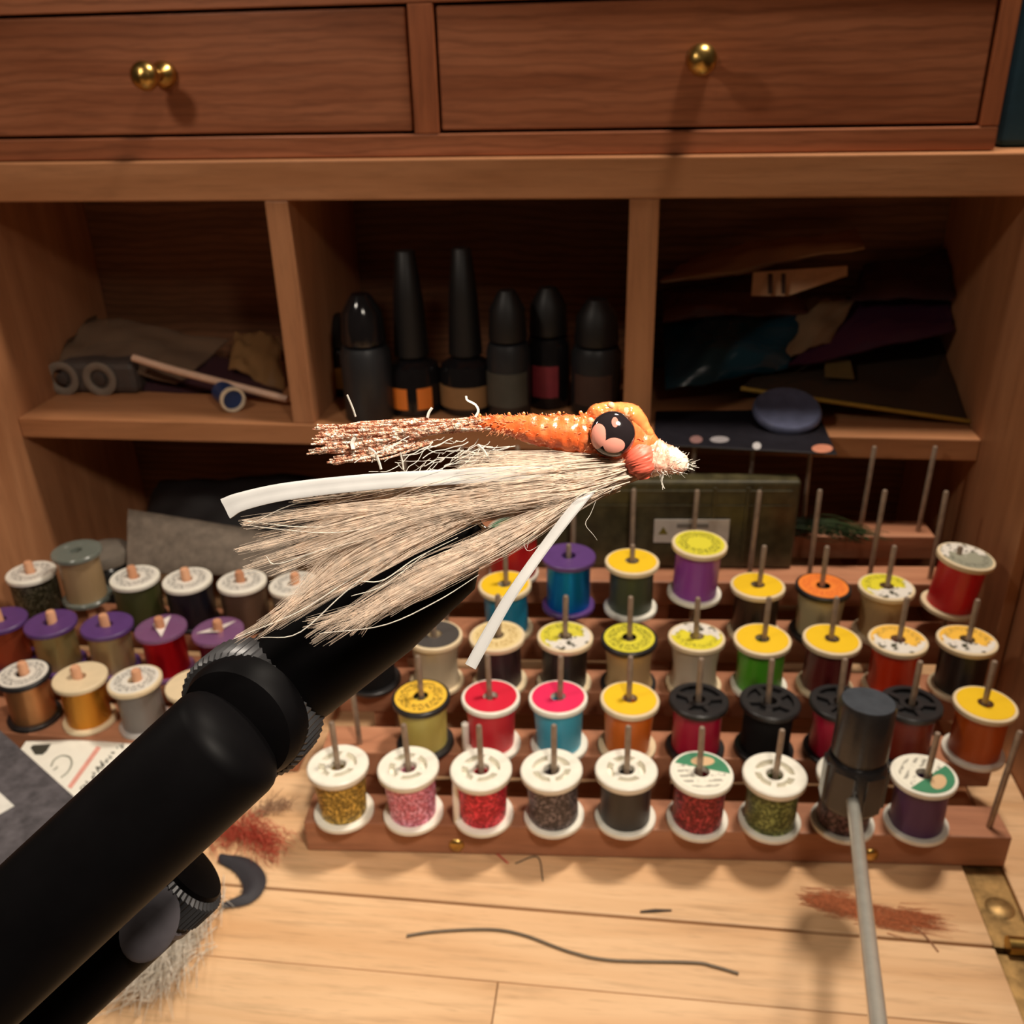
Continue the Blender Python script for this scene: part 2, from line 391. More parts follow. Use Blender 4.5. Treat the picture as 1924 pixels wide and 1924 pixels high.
# ------------------------------------------------------------------ spools
SP_H = 0.0268; SP_R = 0.0128
MESH = {}
def cached(key, fn):
    if key not in MESH: MESH[key] = fn()
    return MESH[key]
def flange(z0, z1, R_=SP_R, r0=0.0034, e=0.0004):
    return MB().lathe([(r0, z0), (R_ - e, z0), (R_, z0 + e), (R_, z1 - e), (R_ - e, z1), (r0, z1)], 40, loop=True)
def slot_flange(h):
    """flange with four sunken arcs round the hub"""
    m = MB(); z0, z1, zf = h - 0.0034, h, h - 0.0030
    m.lathe([(0.0034, z0), (SP_R - .0005, z0), (SP_R, z0 + .0006), (SP_R, z1 - .0006), (SP_R - .0006, z1), (0.0080, z1), (0.0079, zf), (0.0055, zf), (0.0054, z1 - .0002), (0.0038, z1 - .0002), (0.0034, z1 - .0006)], 48, loop=True)
    for k in range(4):
        a = math.radians(45 + 90 * k); M4 = Matrix.Rotation(a, 4, 'Z')
        sub = MB().box((0.0052, -0.0011, zf - .0003), (0.0081, 0.0011, z1 - .0001)); sub.v = [tuple(M4 @ V(p)) for p in sub.v]; m.add(sub.v, sub.f)
    return m
def black_flange(h):
    m = MB(); z0, z1, zf = h - 0.0030, h, h - 0.0020
    m.lathe([(0.0026, z0), (SP_R - .0005, z0), (SP_R, z0 + .0006), (SP_R, z1 - .0006), (SP_R - .0006, z1), (0.0098, z1), (0.0097, zf), (0.0050, zf), (0.0049, z1), (0.0028, z1)], 48, loop=True)
    for k in range(5):
        M4 = Matrix.Rotation(math.radians(72 * k + 20), 4, 'Z')
        sub = MB().box((0.0047, -0.0013, zf - .0003), (0.0099, 0.0013, z1 - .0002)); sub.v = [tuple(M4 @ V(p)) for p in sub.v]; m.add(sub.v, sub.f)
    return m
def winding(h, shape):
    z0, z1 = 0.0020, h - 0.0032
    P = {'straight': [(1, .0104), (.5, .0104), (0, .0104)], 'taper': [(1, .0110), (.5, .0103), (0, .0098)], 'flare': [(1, .0117), (.82, .0106), (.5, .0099), (.2, .0101), (0, .0112)],
         'full': [(1, .0117), (.9, .0119), (.1, .0119), (0, .0116)], 'thin': [(1, .0078), (.5, .0078), (0, .0078)]}[shape]
    prof = [(0.0030, z0)] + [(r, z0 + (z1 - z0) * t) for t, r in reversed(P)] + [(0.0030, z1)]
    return MB().lathe(prof, 40, loop=True)
def spool(label, loc, col, top='label', flange_m=None, label_m=None, base_m=None, shape='taper', h=SP_H, rotz=None, tilt=(0, 0), group=None, scale=1.0, hole=True, bore=0.0034):
    rz = random.uniform(0, 6.28) if rotz is None else rotz
    t = thing('thread_spool', label, 'spool', loc, (tilt[0], tilt[1], rz), group); t.scale = (scale,) * 3
    fm = flange_m or M_CREAMP; bm = base_m or fm
    hk = round(h, 4)
    obj('bottom_flange', cached(('b', bm.name), lambda: flange(0.0, 0.0024).mesh('bottom_flange', True)), bm, t)
    obj('thread', cached(('w', hk, shape, col.name), lambda: winding(h, shape).mesh('thread', True)), col, t)
    if top == 'slot': me = cached(('s', hk, fm.name), lambda: slot_flange(h).mesh('top_flange', True))
    elif top == 'black': me = cached(('k', hk, fm.name), lambda: black_flange(h).mesh('top_flange', True))
    else: me = cached(('t', hk, fm.name, bore), lambda: flange(h - 0.0026, h, r0=bore).mesh('top_flange', True))
    tf = obj('top_flange', me, fm, t)
    if label_m:
        r0 = 0.0033 if hole else 0.0
        me = cached(('l', hk, label_m.name, hole), lambda: MB().lathe([(r0, h + .00002), (0.0115, h + .00002), (0.0114, h + .00022), (max(r0, 1e-9), h + .00022)], 40, loop=True).mesh('label', False))
        obj('label', me, label_m, tf)
        if hole and top == 'label':
            pass
    return t

# ---- the pin rack (six stepped rails)
TH = math.radians(3.8); TT = math.tan(TH)
ROWY = [0.305, 0.335, 0.365, 0.395, 0.425, 0.455]
ROWZ = [0.0165, 0.0295, 0.0415, 0.0515, 0.0660, 0.0770]
def pin_xy(k, row):
    x = 0.0054 + 0.0299 * k; return x, ROWY[row] + TT * x
rack = thing('thread_rack', 'stepped wooden thread rack with rows of steel pins on the desk', 'rack', (0.02, 0.38, 0))
cA, sA = math.cos(TH), math.sin(TH)
def rackpt(s_, dy, z, y0):           # along the rail, across it, up
    return V((s_ * cA - dy * sA, y0 + s_ * sA + dy * cA, z))
def rackbox(mb, s0, s1, d0, d1, z0, z1, y0):
    ps = [rackpt(s_, d_, z_, y0) for z_ in (z0, z1) for s_, d_ in ((s0, d0), (s1, d0), (s1, d1), (s0, d1))]
    return mb.add(ps, [(0, 3, 2, 1), (4, 5, 6, 7), (0, 1, 5, 4), (1, 2, 6, 5), (2, 3, 7, 6), (3, 0, 4, 7)])
S0, S1 = -0.131, 0.1625
for r in range(6):
    z0 = 0.0003 if r == 0 else ROWZ[r] - 0.0135
    rl = wpart('rail', rackbox(MB(), S0, S1, -0.0057, 0.0125, z0, ROWZ[r], ROWY[r]), W_RACK, rack, bevel=0.0008)
    if r == 0:
        for s_ in (-0.066, 0.107):
            m = MB().lathe([(0.0034, 0.0), (0.0030, 0.0009), (0.0018, 0.0015), (0.0, 0.0017)], 20, Matrix.Translation(rackpt(s_, -0.0057, 0.0055, ROWY[0])) @ Matrix.Rotation(TH, 4, 'Z') @ Matrix.Rotation(math.radians(90), 4, 'X'))
            wpart('screw', m, M_BRASS, rl, True)
for s_ in (-0.110, 0.020, 0.140):      # stepped bearers under the rails
    m = MB()
    for r in range(1, 6): rackbox(m, s_ - 0.005, s_ + 0.005, -0.004, 0.0245, 0.0004, ROWZ[r] - 0.0137, ROWY[r])
    wpart('bearer', m, W_RACK, rack)
PINM = MB().lathe([(0.00125, 0.0), (0.00125, 0.0486), (0.0009, 0.0492)], 14).mesh('pin', True)
for r in range(6):
    for k in range(-4, 6):
        x, y = pin_xy(k, r)
        rot = (random.uniform(-.02, .02), random.uniform(-.02, .02), 0)
        if r == 0 and k == 5:
            b0 = V((x, y, ROWZ[0])); tip = onz(1915, 1380, ROWZ[0] + 0.047); q = (tip - b0).to_track_quat('Z', 'Y').to_euler(); rot = tuple(q)
        if r == 3 and k in (-1, 0, 1, 5): rot = (0, 0, 0)
        obj('pin', PINM, M_PIN, rack, V((x, y, ROWZ[r] - 0.0006)) - V(rack.location), rot)

YEL, YEL2 = (240, 196, 30), (222, 206, 62)
L_YEL = label_mat('yellow', 'plain', YEL); L_RED = label_mat('red', 'plain', (214, 26, 56)); L_PINK = label_mat('pink', 'plain', (232, 40, 92))
L_YTX = label_mat('yellow_text', 'ring', (236, 190, 60), (70, 52, 20)); L_YGT = label_mat('lime_text', 'ring', (214, 204, 54), (84, 84, 22))
L_CRT = label_mat('cream_text', 'ring', (226, 204, 150), (176, 140, 70)); L_TORN = label_mat('lime_torn', 'torn', (216, 204, 60), (90, 90, 30), 0.6)
L_TORN2 = label_mat('lime_torn2', 'torn', (220, 208, 50), (90, 90, 30), 2.4); L_ORG = label_mat('orange', 'ring', (238, 132, 52), (214, 96, 40))
L_WYT = label_mat('amber_torn', 'torn', (240, 188, 70), (120, 100, 60), 1.2); L_FISH = label_mat('green_sector', 'sector', (236, 232, 216))
L_SIL = label_mat('silver_torn', 'torn', (150, 150, 132), (60, 60, 50), 0.2); L_GREY = label_mat('grey', 'plain', (72, 68, 66)); L_WTX = label_mat('white_text', 'ring', (228, 224, 214), (90, 88, 84))
G = 'spools on the pin rack'
def at_row(k, row, dz=0.0): x, y = pin_xy(k, row); return (x, y, ROWZ[row] + 0.0003 + dz)
LAYOUT = [
 # row, k, label, thread (name, rgb, kind), top, flange, label mat, base, shape
 (0, -4, 'spool of olive gold glitter thread with white slotted top, end of lowest rack row', ('olive_gold', (150, 122, 40), 'glitter'), 'slot', M_WHITEP, None, M_WHITEP, 'taper'),
 (0, -3, 'spool of pale pink glitter thread with white slotted top', ('pale_pink', (222, 118, 142), 'glitter'), 'slot', M_WHITEP, None, M_WHITEP, 'taper'),
 (0, -2, 'spool of bright red glitter thread with white slotted top', ('bright_red', (196, 18, 44), 'glitter'), 'slot', M_WHITEP, None, M_WHITEP, 'taper'),
 (0, -1, 'spool of charcoal grey glitter thread with white slotted top', ('charcoal', (78, 68, 70), 'glitter'), 'slot', M_WHITEP, None, M_WHITEP, 'straight'),
 (0, 0, 'spool of plain black thread with white slotted top', ('black', (26, 22, 24), 'silk'), 'slot', M_WHITEP, None, M_WHITEP, 'straight'),
 (0, 1, 'spool of dark red glitter thread with a green and white label', ('dark_red', (124, 10, 24), 'glitter'), 'label', M_WHITEP, L_FISH, M_WHITEP, 'straight'),
 (0, 2, 'spool of moss green glitter thread with white slotted top', ('moss', (92, 102, 48), 'glitter'), 'slot', M_WHITEP, None, M_WHITEP, 'straight'),
 (0, 3, 'spool of dark brown glitter thread with white top behind the black tool', ('dark_brown', (68, 44, 48), 'glitter'), 'slot', M_WHITEP, None, M_WHITEP, 'straight'),
 (0, 4, 'spool of deep purple thread with a green and white label', ('deep_purple', (76, 20, 92), 'silk'), 'label', M_WHITEP, L_FISH, M_WHITEP, 'straight'),
 (1, -3, 'spool of pale straw yellow thread with an amber lettered label', ('straw', (214, 198, 104), 'silk'), 'label', M_BLACKP, L_YTX, M_BLACKP, 'taper'),
 (1, -2, 'spool of red thread with a plain red label', ('red', (230, 24, 48), 'silk'), 'label', M_WHITEP, L_RED, M_WHITEP, 'taper'),
 (1, -1, 'spool of turquoise blue thread with a pink label', ('turquoise', (60, 180, 214), 'silk'), 'label', M_WHITEP, L_PINK, M_WHITEP, 'taper'),
 (1, 0, 'spool of bright orange thread with a plain yellow label', ('orange', (236, 116, 20), 'silk'), 'label', M_CREAMP, L_YEL, M_CREAMP, 'taper'),
 (1, 1, 'spool of crimson thread with black slotted top beside the yellow topped orange spool', ('crimson', (196, 12, 62), 'silk'), 'black', M_BLACKP, None, M_BLACKP, 'straight'),
 (1, 2, 'spool of black thread with black slotted top', ('jet', (20, 18, 19), 'matte'), 'black', M_BLACKP, None, M_BLACKP, 'straight'),
 (1, 3, 'spool of crimson thread with black slotted top partly behind the black tool head', ('crimson', (196, 12, 62), 'silk'), 'black', M_BLACKP, None, M_BLACKP, 'straight'),
 (1, 4, 'spool of rust brown thread with black slotted top', ('rust', (138, 38, 16), 'silk'), 'black', M_BLACKP, None, M_BLACKP, 'straight'),
 (1, 5, 'spool of burnt orange thread with a plain yellow label and white base', ('burnt_orange', (206, 90, 6), 'silk'), 'label', M_CREAMP, L_YEL, M_WHITEP, 'straight'),
 (2, -4, 'dark spool with black flanges mostly hidden by the vise', ('jet', (20, 18, 19), 'matte'), 'label', M_BLACKP, L_GREY, M_BLACKP, 'straight'),
 (2, -3, 'spool of silvery beige thread with a dark grey top next to the vise', ('silver_beige', (204, 186, 156), 'silk'), 'label', M_CREAMP, L_GREY, M_CREAMP, 'flare'),
 (2, -2, 'spool of dark plum thread with a cream and gold lettered label', ('plum', (50, 26, 34), 'silk'), 'label', M_CREAMP, L_CRT, M_CREAMP, 'straight'),
 (2, -1, 'spool of black thread with a torn lime label', ('black', (26, 22, 24), 'silk'), 'label', M_CREAMP, L_TORN, M_CREAMP, 'straight'),
 (2, 0, 'spool of tan beige thread with a lime lettered label on a black rim', ('tan', (206, 172, 122), 'matte'), 'label', M_BLACKP, L_YGT, M_BLACKP, 'flare'),
 (2, 1, 'spool of silver white thread with a torn yellow and white label', ('silver_white', (210, 196, 172), 'silk'), 'label', M_CREAMP, L_TORN2, M_CREAMP, 'flare'),
 (2, 2, 'spool of bright green thread with a plain yellow label', ('green', (84, 176, 36), 'silk'), 'label', M_CREAMP, L_YEL, M_WHITEP, 'straight'),
 (2, 3, 'spool of maroon brown thread with a plain yellow label', ('maroon', (104, 28, 30), 'silk'), 'label', M_CREAMP, L_YEL, M_CREAMP, 'straight'),
 (2, 4, 'spool of orange red thread with a torn amber label', ('orange_red', (238, 58, 10), 'silk'), 'label', M_CREAMP, L_WYT, M_CREAMP, 'straight'),
 (2, 5, 'spool of black thread with a torn amber label', ('black', (26, 22, 24), 'silk'), 'label', M_CREAMP, L_WYT, M_CREAMP, 'straight'),
 (3, -2, 'spool of teal blue thread with a plain yellow label', ('teal', (14, 140, 178), 'silk'), 'label', M_CREAMP, L_YEL, M_CREAMP, 'straight'),
 (3, 2, 'spool of dark bronze thread with a plain yellow label', ('bronze', (96, 78, 66), 'metal'), 'label', M_CREAMP, L_YEL, M_CREAMP, 'straight'),
 (3, 3, 'spool of pale clear thread with an orange label on a black rim', ('clear', (196, 180, 138), 'silk'), 'label', M_BLACKP, L_ORG, M_BLACKP, 'taper'),
 (3, 4, 'spool of beige thread with a torn lime and white label', ('tan', (206, 172, 122), 'matte'), 'label', M_CREAMP, L_TORN2, M_CREAMP, 'taper'),
 (4, -2, 'spool of scarlet thread with a green and white label on the upper rack', ('scarlet', (206, 26, 30), 'silk'), 'label', M_WHITEP, L_FISH, M_WHITEP, 'full'),
]
for row, k, lab, (tn, rgb, kd), top, fm, lm, bm, shp in LAYOUT:
    rz = {(0, 1): 0.15, (0, 4): -2.1}.get((row, k))
    spool(lab, at_row(k, row), thread(tn, rgb, kd), top, fm, lm, bm, shp, rotz=rz, tilt=(random.uniform(-.03, .03), random.uniform(-.03, .03)), group=G)
# four spools that rest on their pin tips
for k, px, py, lab, (tn, rgb, kd), fm, lm, bm, shp, hh, tl in (
    (-1, 1057, 1043, 'spool of metallic blue thread with a purple top perched on its pin', ('metal_blue', (10, 140, 235), 'metal'), M_PURPLEP, None, M_PURPLEP, 'straight', 0.0285, (0, 0)),
    (0, 1170, 1053, 'spool of dark green thread with a plain yellow label perched on its pin', ('dark_green', (62, 72, 52), 'silk'), M_CREAMP, L_YEL, M_WHITEP, 'straight', SP_H, (0, 0)),
    (1, 1297, 1018, 'spool of violet purple thread with a lime lettered label perched on its pin', ('violet', (150, 60, 170), 'silk'), M_CREAMP, L_YGT, M_WHITEP, 'straight', 0.0285, (0.04, 0.02)),
    (5, 1797, 1042, 'spool of crimson red thread with a silvery label perched on its pin', ('red_silk', (214, 6, 32), 'silk'), M_CREAMP, L_SIL, M_CREAMP, 'straight', 0.0285, (0.06, 0.10))):
    x, y = pin_xy(k, 3); top = ony(px, py, y)
    rest = max(top.z, ROWZ[3] + 0.0496) if k != 0 else top.z
    spool(lab, (x, y, top.z - hh), thread(tn, rgb, kd), 'label', fm, lm, bm, shp, h=hh, rotz=0.4, tilt=tl, group=G, hole=(k in (-1, 0)))

# ---- the dowel rack on the left
LY = [0.351, 0.381, 0.413]; LZ = [0.0130, 0.0235, 0.0335]
lr = thing('dowel_rack', 'wooden spool rack with thick dowels under the open shelf', 'rack', (-0.24, 0.38, 0))
for r in range(3):
    wpart('rail', bx((-0.336, LY[r] - 0.0125, 0.0003 if r == 0 else LZ[r] - 0.011), (-0.150, LY[r] + 0.0150, LZ[r])), W_RACK, lr, bevel=0.0008)
for x in (-0.325, -0.165):
    m = MB()
    for r in (1, 2): m.box((x, LY[r] - 0.012, 0.0004), (x + 0.010, LY[r] + 0.0145, LZ[r] - 0.0112))
    wpart('bearer', m, W_RACK, lr)
DOW = MB().lathe([(0.0024, 0.0), (0.0024, 0.0326), (0.0019, 0.0336)], 16).mesh('dowel', True)
LX = [[-0.2895, -0.2600, -0.2305, -0.2010], [-0.3180, -0.2900, -0.2600, -0.2300, -0.2000], [-0.3177, -0.2880, -0.2585, -0.2285, -0.1985, -0.1690]]
for r in range(3):
    for x in LX[r]: obj('dowel', DOW, W_DOWEL, lr, V((x, LY[r], LZ[r] - 0.0004)) - V(lr.location), (random.uniform(-.02, .02), random.uniform(-.03, .03), 0))
GL = 'spools on the dowel rack'
M_CLPURP = clearp('clear_purple_plastic', (140, 96, 140), 0.6)
M_GREYCL = clearp('grey_clear_plastic', (120, 128, 120), 0.7)
for r, i, lab, (tn, rgb, kd), fm, lm, bm, shp, dz in (
    (0, 0, 'spool of gold copper tinsel with a white lettered top and black base', ('gold_copper', (226, 160, 104), 'metal'), M_BLACKP, L_WTX, M_BLACKP, 'straight', 0),
    (0, 1, 'spool of deep gold tinsel with a plain cream top', ('deep_gold', (222, 150, 50), 'metal'), M_CREAMP, None, M_CREAMP, 'straight', 0),
    (0, 2, 'spool of clear silvery line with a cream rimmed top', ('clear_silver', (120, 112, 108), 'silk'), M_CREAMP, L_WTX, M_CLEARP, 'straight', 0),
    (0, 3, 'spool with a cream rim half hidden by the knurled vise collar', ('straw', (214, 198, 104), 'silk'), M_CREAMP, None, M_CREAMP, 'straight', 0),
    (1, 0, 'spool of copper red tinsel with a purple top', ('copper_red', (216, 112, 74), 'metal'), M_PURPLEP, None, M_PURPLEP, 'straight', 0),
    (1, 1, 'spool of silver gold tinsel with a purple top, between copper and pale gold tinsel', ('silver_gold', (206, 190, 130), 'metal'), M_PURPLEP, None, M_PURPLEP, 'straight', 0),
    (1, 2, 'spool of pale gold tinsel with a purple top, beside the clear topped red tinsel', ('pale_gold', (214, 196, 150), 'metal'), M_PURPLEP, None, M_PURPLEP, 'straight', 0),
    (1, 3, 'spool of shiny red tinsel with a clear top and paper scrap', ('red_tinsel', (206, 18, 34), 'metal'), M_CLPURP, None, M_CLPURP, 'straight', 0),
    (1, 4, 'spool of dark wine tinsel with a clear purple top next to the vise collar', ('wine_tinsel', (110, 30, 50), 'metal'), M_CLPURP, None, M_CLPURP, 'straight', 0),
    (2, 0, 'spool of dark olive glitter thread with a white lettered top', ('dark_olive', (58, 54, 34), 'glitter'), M_WHITEP, L_WTX, M_BLACKP, 'full', 0),
    (2, 1, 'tall clear spool of tan line with a grey see-through top', ('tan_line', (170, 142, 104), 'silk'), M_GREYCL, None, M_GREYCL, 'straight', 0.0115),
    (2, 2, 'spool of olive green thread with a white lettered top', ('olive', (66, 68, 36), 'silk'), M_WHITEP, L_WTX, M_BLACKP, 'full', 0),
    (2, 3, 'spool of blue black thread with a white lettered top', ('blue_black', (18, 18, 28), 'silk'), M_WHITEP, L_WTX, M_BLACKP, 'full', 0),
    (2, 4, 'spool of chocolate brown thread with a white lettered top', ('chocolate', (84, 62, 48), 'silk'), M_WHITEP, L_WTX, M_BLACKP, 'full', 0),
    (2, 5, 'spool of grey brown thread with a white top behind the fly hackle', ('grey_brown', (108, 98, 86), 'silk'), M_WHITEP, L_WTX, M_BLACKP, 'full', 0)):
    hh = SP_H if dz == 0 else 0.030
    sp_t = spool(lab, (LX[r][i], LY[r], LZ[r] + 0.0003 + dz), thread(tn, rgb, kd), 'label', fm, lm, bm, shp, h=hh, rotz=random.uniform(0, 6), tilt=(random.uniform(-.03, .03), random.uniform(-.05, .02)), group=GL, bore=0.0030)
    if r == 1 and i >= 3:
        a0 = (0.4, 0.9)[i - 3]
        obj('paper_scrap', MB().prism([(0.0105 * math.cos(q), 0.0105 * math.sin(q), hh + .0001) for q in (a0 + 3.3, a0 + 5.9)] + [(0.004 * math.cos(a0 + 1.2), 0.004 * math.sin(a0 + 1.2), hh + .0012)], (0, 0, .0003)).mesh('paper_scrap'), plain('scrap_paper', (230, 220, 214), 0.6), sp_t)
# ------------------------------------------------------------------ the fly
D0 = 0.108
def fp(px, py, dd=0.0): return at(px, py, D0 + dd)
PX = D0 / F                                   # metres for one photo pixel at the fly
def bez(ps, n):
    """Catmull-Rom through control points"""
    ps = [V(p) for p in ps]; ps = [ps[0] * 2 - ps[1]] + ps + [ps[-1] * 2 - ps[-2]]; out = []; m = len(ps) - 3
    for i in range(n + 1):
        t = i / n * m; k = min(int(t), m - 1); u = t - k; a, b, c, d = ps[k:k + 4]
        out.append(0.5 * ((2 * b) + (c - a) * u + (2 * a - 5 * b + 4 * c - d) * u * u + (3 * b - a - 3 * c + d) * u ** 3))
    return out
rnd = random.Random(11)
fly_base = fp(1000, 880)
fly = thing('fishing_fly', 'orange and white shrimp fishing fly with a black eye clamped in the vise', 'fishing fly', fly_base)

def hair_mat(name, rgb, tl=0.45, rough=0.45):
    if name in MATS: return MATS[name]
    t = NT(name); oi = t.coord(); nz = t.noise(oi, 900, 2)
    c = lin(rgb); lo = tuple(x * 0.72 for x in c[:3]) + (1,)
    col = t.ramp(nz, [(0.35, lo), (0.65, c)]); t.set(col=col, rough=rough, spec=0.4)
    tr = t.n('ShaderNodeBsdfTranslucent'); t.link(col, tr.inputs[0]); mx = t.n('ShaderNodeMixShader'); mx.inputs[0].default_value = tl
    t.link(t.b.outputs[0], mx.inputs[1]); t.link(tr.outputs[0], mx.inputs[2]); t.link(mx.outputs[0], t.t.nodes['Material Output'].inputs[0])
    MATS[name] = t.m; return t.m
M_HAIR = hair_mat('cream_hair', (253, 236, 217), 0.42); M_HAIRW = hair_mat('white_hair', (250, 246, 236), 0.35)
M_HAIRO = hair_mat('orange_hair', (240, 170, 120)); M_RUB = plain('white_rubber', (190, 189, 187), 0.4, 0, 0.05, sss=0.0)

def lobe(mb, roots, mids, tips, n, sp_root, sp_mid, sp_tip, rad, depth=18, frizz=5, minlen=0.72):
    """strands between three polylines given as pairs of photo points"""
    for i in range(n):
        t = rnd.random()
        lerp = lambda a, b: (a[0] + (b[0] - a[0]) * t, a[1] + (b[1] - a[1]) * t)
        g = lambda s_: rnd.gauss(0, s_)
        cs = [lerp(*roots)] + [lerp(*m_) for m_ in mids] + [lerp(*tips)]
        sps = [sp_root] + [sp_mid] * len(mids) + [sp_tip]; dz = g(1.0)
        L = len(cs); P = []
        for q, (c_, s_) in enumerate(zip(cs, sps)):
            k = q / (L - 1)
            P.append(fp(c_[0] + g(s_), c_[1] + g(s_ * 0.7), PX * (dz * depth * (0.35 + k) + 6)))
        path = bez(P, 11); cut = rnd.uniform(minlen, 1.0); path = path[:max(4, int(len(path) * cut))]
        m_ = len(path)
        path = [p + V((g(1), g(1), g(1))) * PX * frizz * 0.16 * (j / m_) for j, p in enumerate(path)]
        mb.tube(path, [rad * PX * (1.15 - 0.85 * j / (m_ - 1)) for j in range(m_)], 3, cap=False)
def lock(mb, P, n, w0, w1, w2, rad, depth, minlen=0.55):
    """one lock of hair: spread w0 at the root, w1 midway, w2 at the pointed tip (photo pixels)"""
    g = rnd.gauss; dz = g(0, depth); ctr = bez([V((x, y, 0)) for x, y in P], 14)
    for i in range(n):
        ox, oy, od = g(0, 1), g(0, 1), g(0, 1); cut = rnd.uniform(minlen, 1.0) if rnd.random() < 0.7 else 1.0
        m_ = max(5, int(15 * cut)); path = []; wig = [g(0, 1) for _ in range(4)]
        for q in range(m_):
            k = q / 14; sp = w0 + (w1 - w0) * min(1, k / 0.55) if k < 0.55 else w1 + (w2 - w1) * (k - 0.55) / 0.45
            c_ = ctr[q]; path.append(fp(c_.x + ox * sp * 0.5 + wig[0] * 5 * k * math.sin(4 * k + wig[1]), c_.y + oy * sp + wig[2] * 5 * k * math.sin(5 * k + wig[3]), PX * (6 + dz * (0.3 + k) + od * sp * 0.8)))
        mb.tube(path, [rad * PX * (1.1 - 0.75 * q / (m_ - 1)) for q in range(m_)], 3, cap=False)
wing = MB()
# dense root of the wing
lobe(wing, ((1190, 864), (1185, 898)), [((1100, 866), (1090, 932)), ((1000, 872), (990, 950))], ((820, 890), (830, 975)), 2300, 6, 8, 14, 0.75, 24, minlen=0.45)
lobe(wing, ((1185, 866), (1180, 895)), [((1010, 872), (1000, 946)), ((840, 890), (800, 978))], ((680, 920), (690, 1022)), 700, 7, 10, 18, 0.62, 20, minlen=0.5)
lobe(wing, ((1195, 856), (1185, 880)), [((1100, 852), (1090, 880)), ((1000, 850), (1000, 885))], ((830, 850), (800, 888)), 650, 5, 6, 11, 0.6, 16, minlen=0.4)
for i in range(40):
    u = rnd.random(); j_ = lambda a: rnd.gauss(0, a)
    tip = (rnd.uniform(460, 650) - 30 * u, 945 + 140 * u + j_(12))
    lock(wing, [(1175 + j_(5), 880 + j_(6)), (1060 + j_(8), 885 + 38 * u + j_(4)), (950 + j_(8), 892 + 54 * u + j_(4)), (760 + j_(12), 912 + 76 * u + j_(6)), tip], 28, 7, 9, 2.4, 0.6, 12)
for i in range(9):
    j_ = lambda a: rnd.gauss(0, a); u = rnd.random()
    lock(wing, [(1172 + j_(5), 888 + j_(5)), (980 + j_(8), 935 + j_(5)), (790 + j_(10), 985 + j_(7)), (640 + j_(10), 1062 + j_(12)), (450 + 90 * u + j_(8), 1195 - 40 * u + j_(12))], 28, 6, 9, 1.8, 0.6, 10, 0.7)
for tip, mid in (((446, 1200), (640, 1085)), ((486, 1197), (655, 1095)), ((456, 984), (660, 955)), ((500, 1046), (690, 985)), ((676, 1092), (800, 1012)), ((540, 1128), (690, 1035))):
    lock(wing, [(1170, 888), (980, 925), mid, tip], 52, 6, 8, 1.3, 0.6, 8, 0.75)
wpart('wing_hair', wing, M_HAIR, fly, kind='stuff', label='long cream hair of the wing')
# lower bunch
low = MB()
lobe(low, ((1170, 893), (1150, 912)), [((1080, 930), (1060, 958)), ((960, 985), (950, 1028))], ((860, 1030), (860, 1075)), 1250, 6, 8, 14, 0.72, 18, minlen=0.5)
for i in range(20):
    u = rnd.random(); j_ = lambda a: rnd.gauss(0, a)
    lock(low, [(1160 + j_(5), 900 + j_(5)), (1050 + j_(8), 945 + 16 * u), (930 + j_(8), 1002 + 36 * u + j_(5)), (770 + j_(10), 1085 + 42 * u + j_(8)), (rnd.uniform(555, 700), 1165 + 46 * rnd.random())], 30, 6, 9, 2.4, 0.6, 12)
wpart('beard_hair', low, M_HAIR, fly, kind='stuff', label='lower bunch of cream hair')
# coarse stray fibres
stray = MB()
for (pts, r_) in (
    ([(860, 915), (700, 925), (560, 945), (470, 985)], 1.6), ([(820, 950), (640, 985), (560, 990), (455, 978)], 1.8), ([(800, 970), (640, 1000), (530, 995), (452, 985)], 1.4),
    ([(700, 1010), (600, 1035), (520, 1060), (500, 1045)], 2.4), ([(720, 1050), (640, 1100), (560, 1150), (440, 1200)], 3.2), ([(700, 1070), (640, 1120), (560, 1190), (490, 1198)], 3.0),
    ([(860, 1010), (780, 1050), (720, 1090), (675, 1092)], 2.6), ([(800, 1040), (720, 1100), (660, 1120)], 1.8), ([(900, 1080), (820, 1130), (720, 1175), (600, 1190)], 2.0),
    ([(1090, 935), (1040, 960), (1000, 1000), (990, 1030)], 1.0), ([(1120, 940), (1110, 965), (1100, 985), (1115, 1005), (1122, 1015)], 1.0), ([(1060, 950), (1000, 985), (1010, 970), (1070, 962)], 0.9),
    ([(1010, 980), (985, 1010), (992, 1035), (1020, 1020)], 0.9), ([(1165, 905), (1150, 920), (1145, 928)], 1.2)):
    path = bez([fp(x, y, -PX * 14 + rnd.gauss(0, 1) * PX * 6) for x, y in pts], 14)
    stray.tube(path, [min(r_, 2.0) * 0.6 * PX * (0.3 + 0.7 * math.sin(math.pi * (0.1 + 0.75 * j / 14))) for j in range(15)], 5)
wpart('stray_fibres', stray, M_HAIRW, fly, kind='stuff')

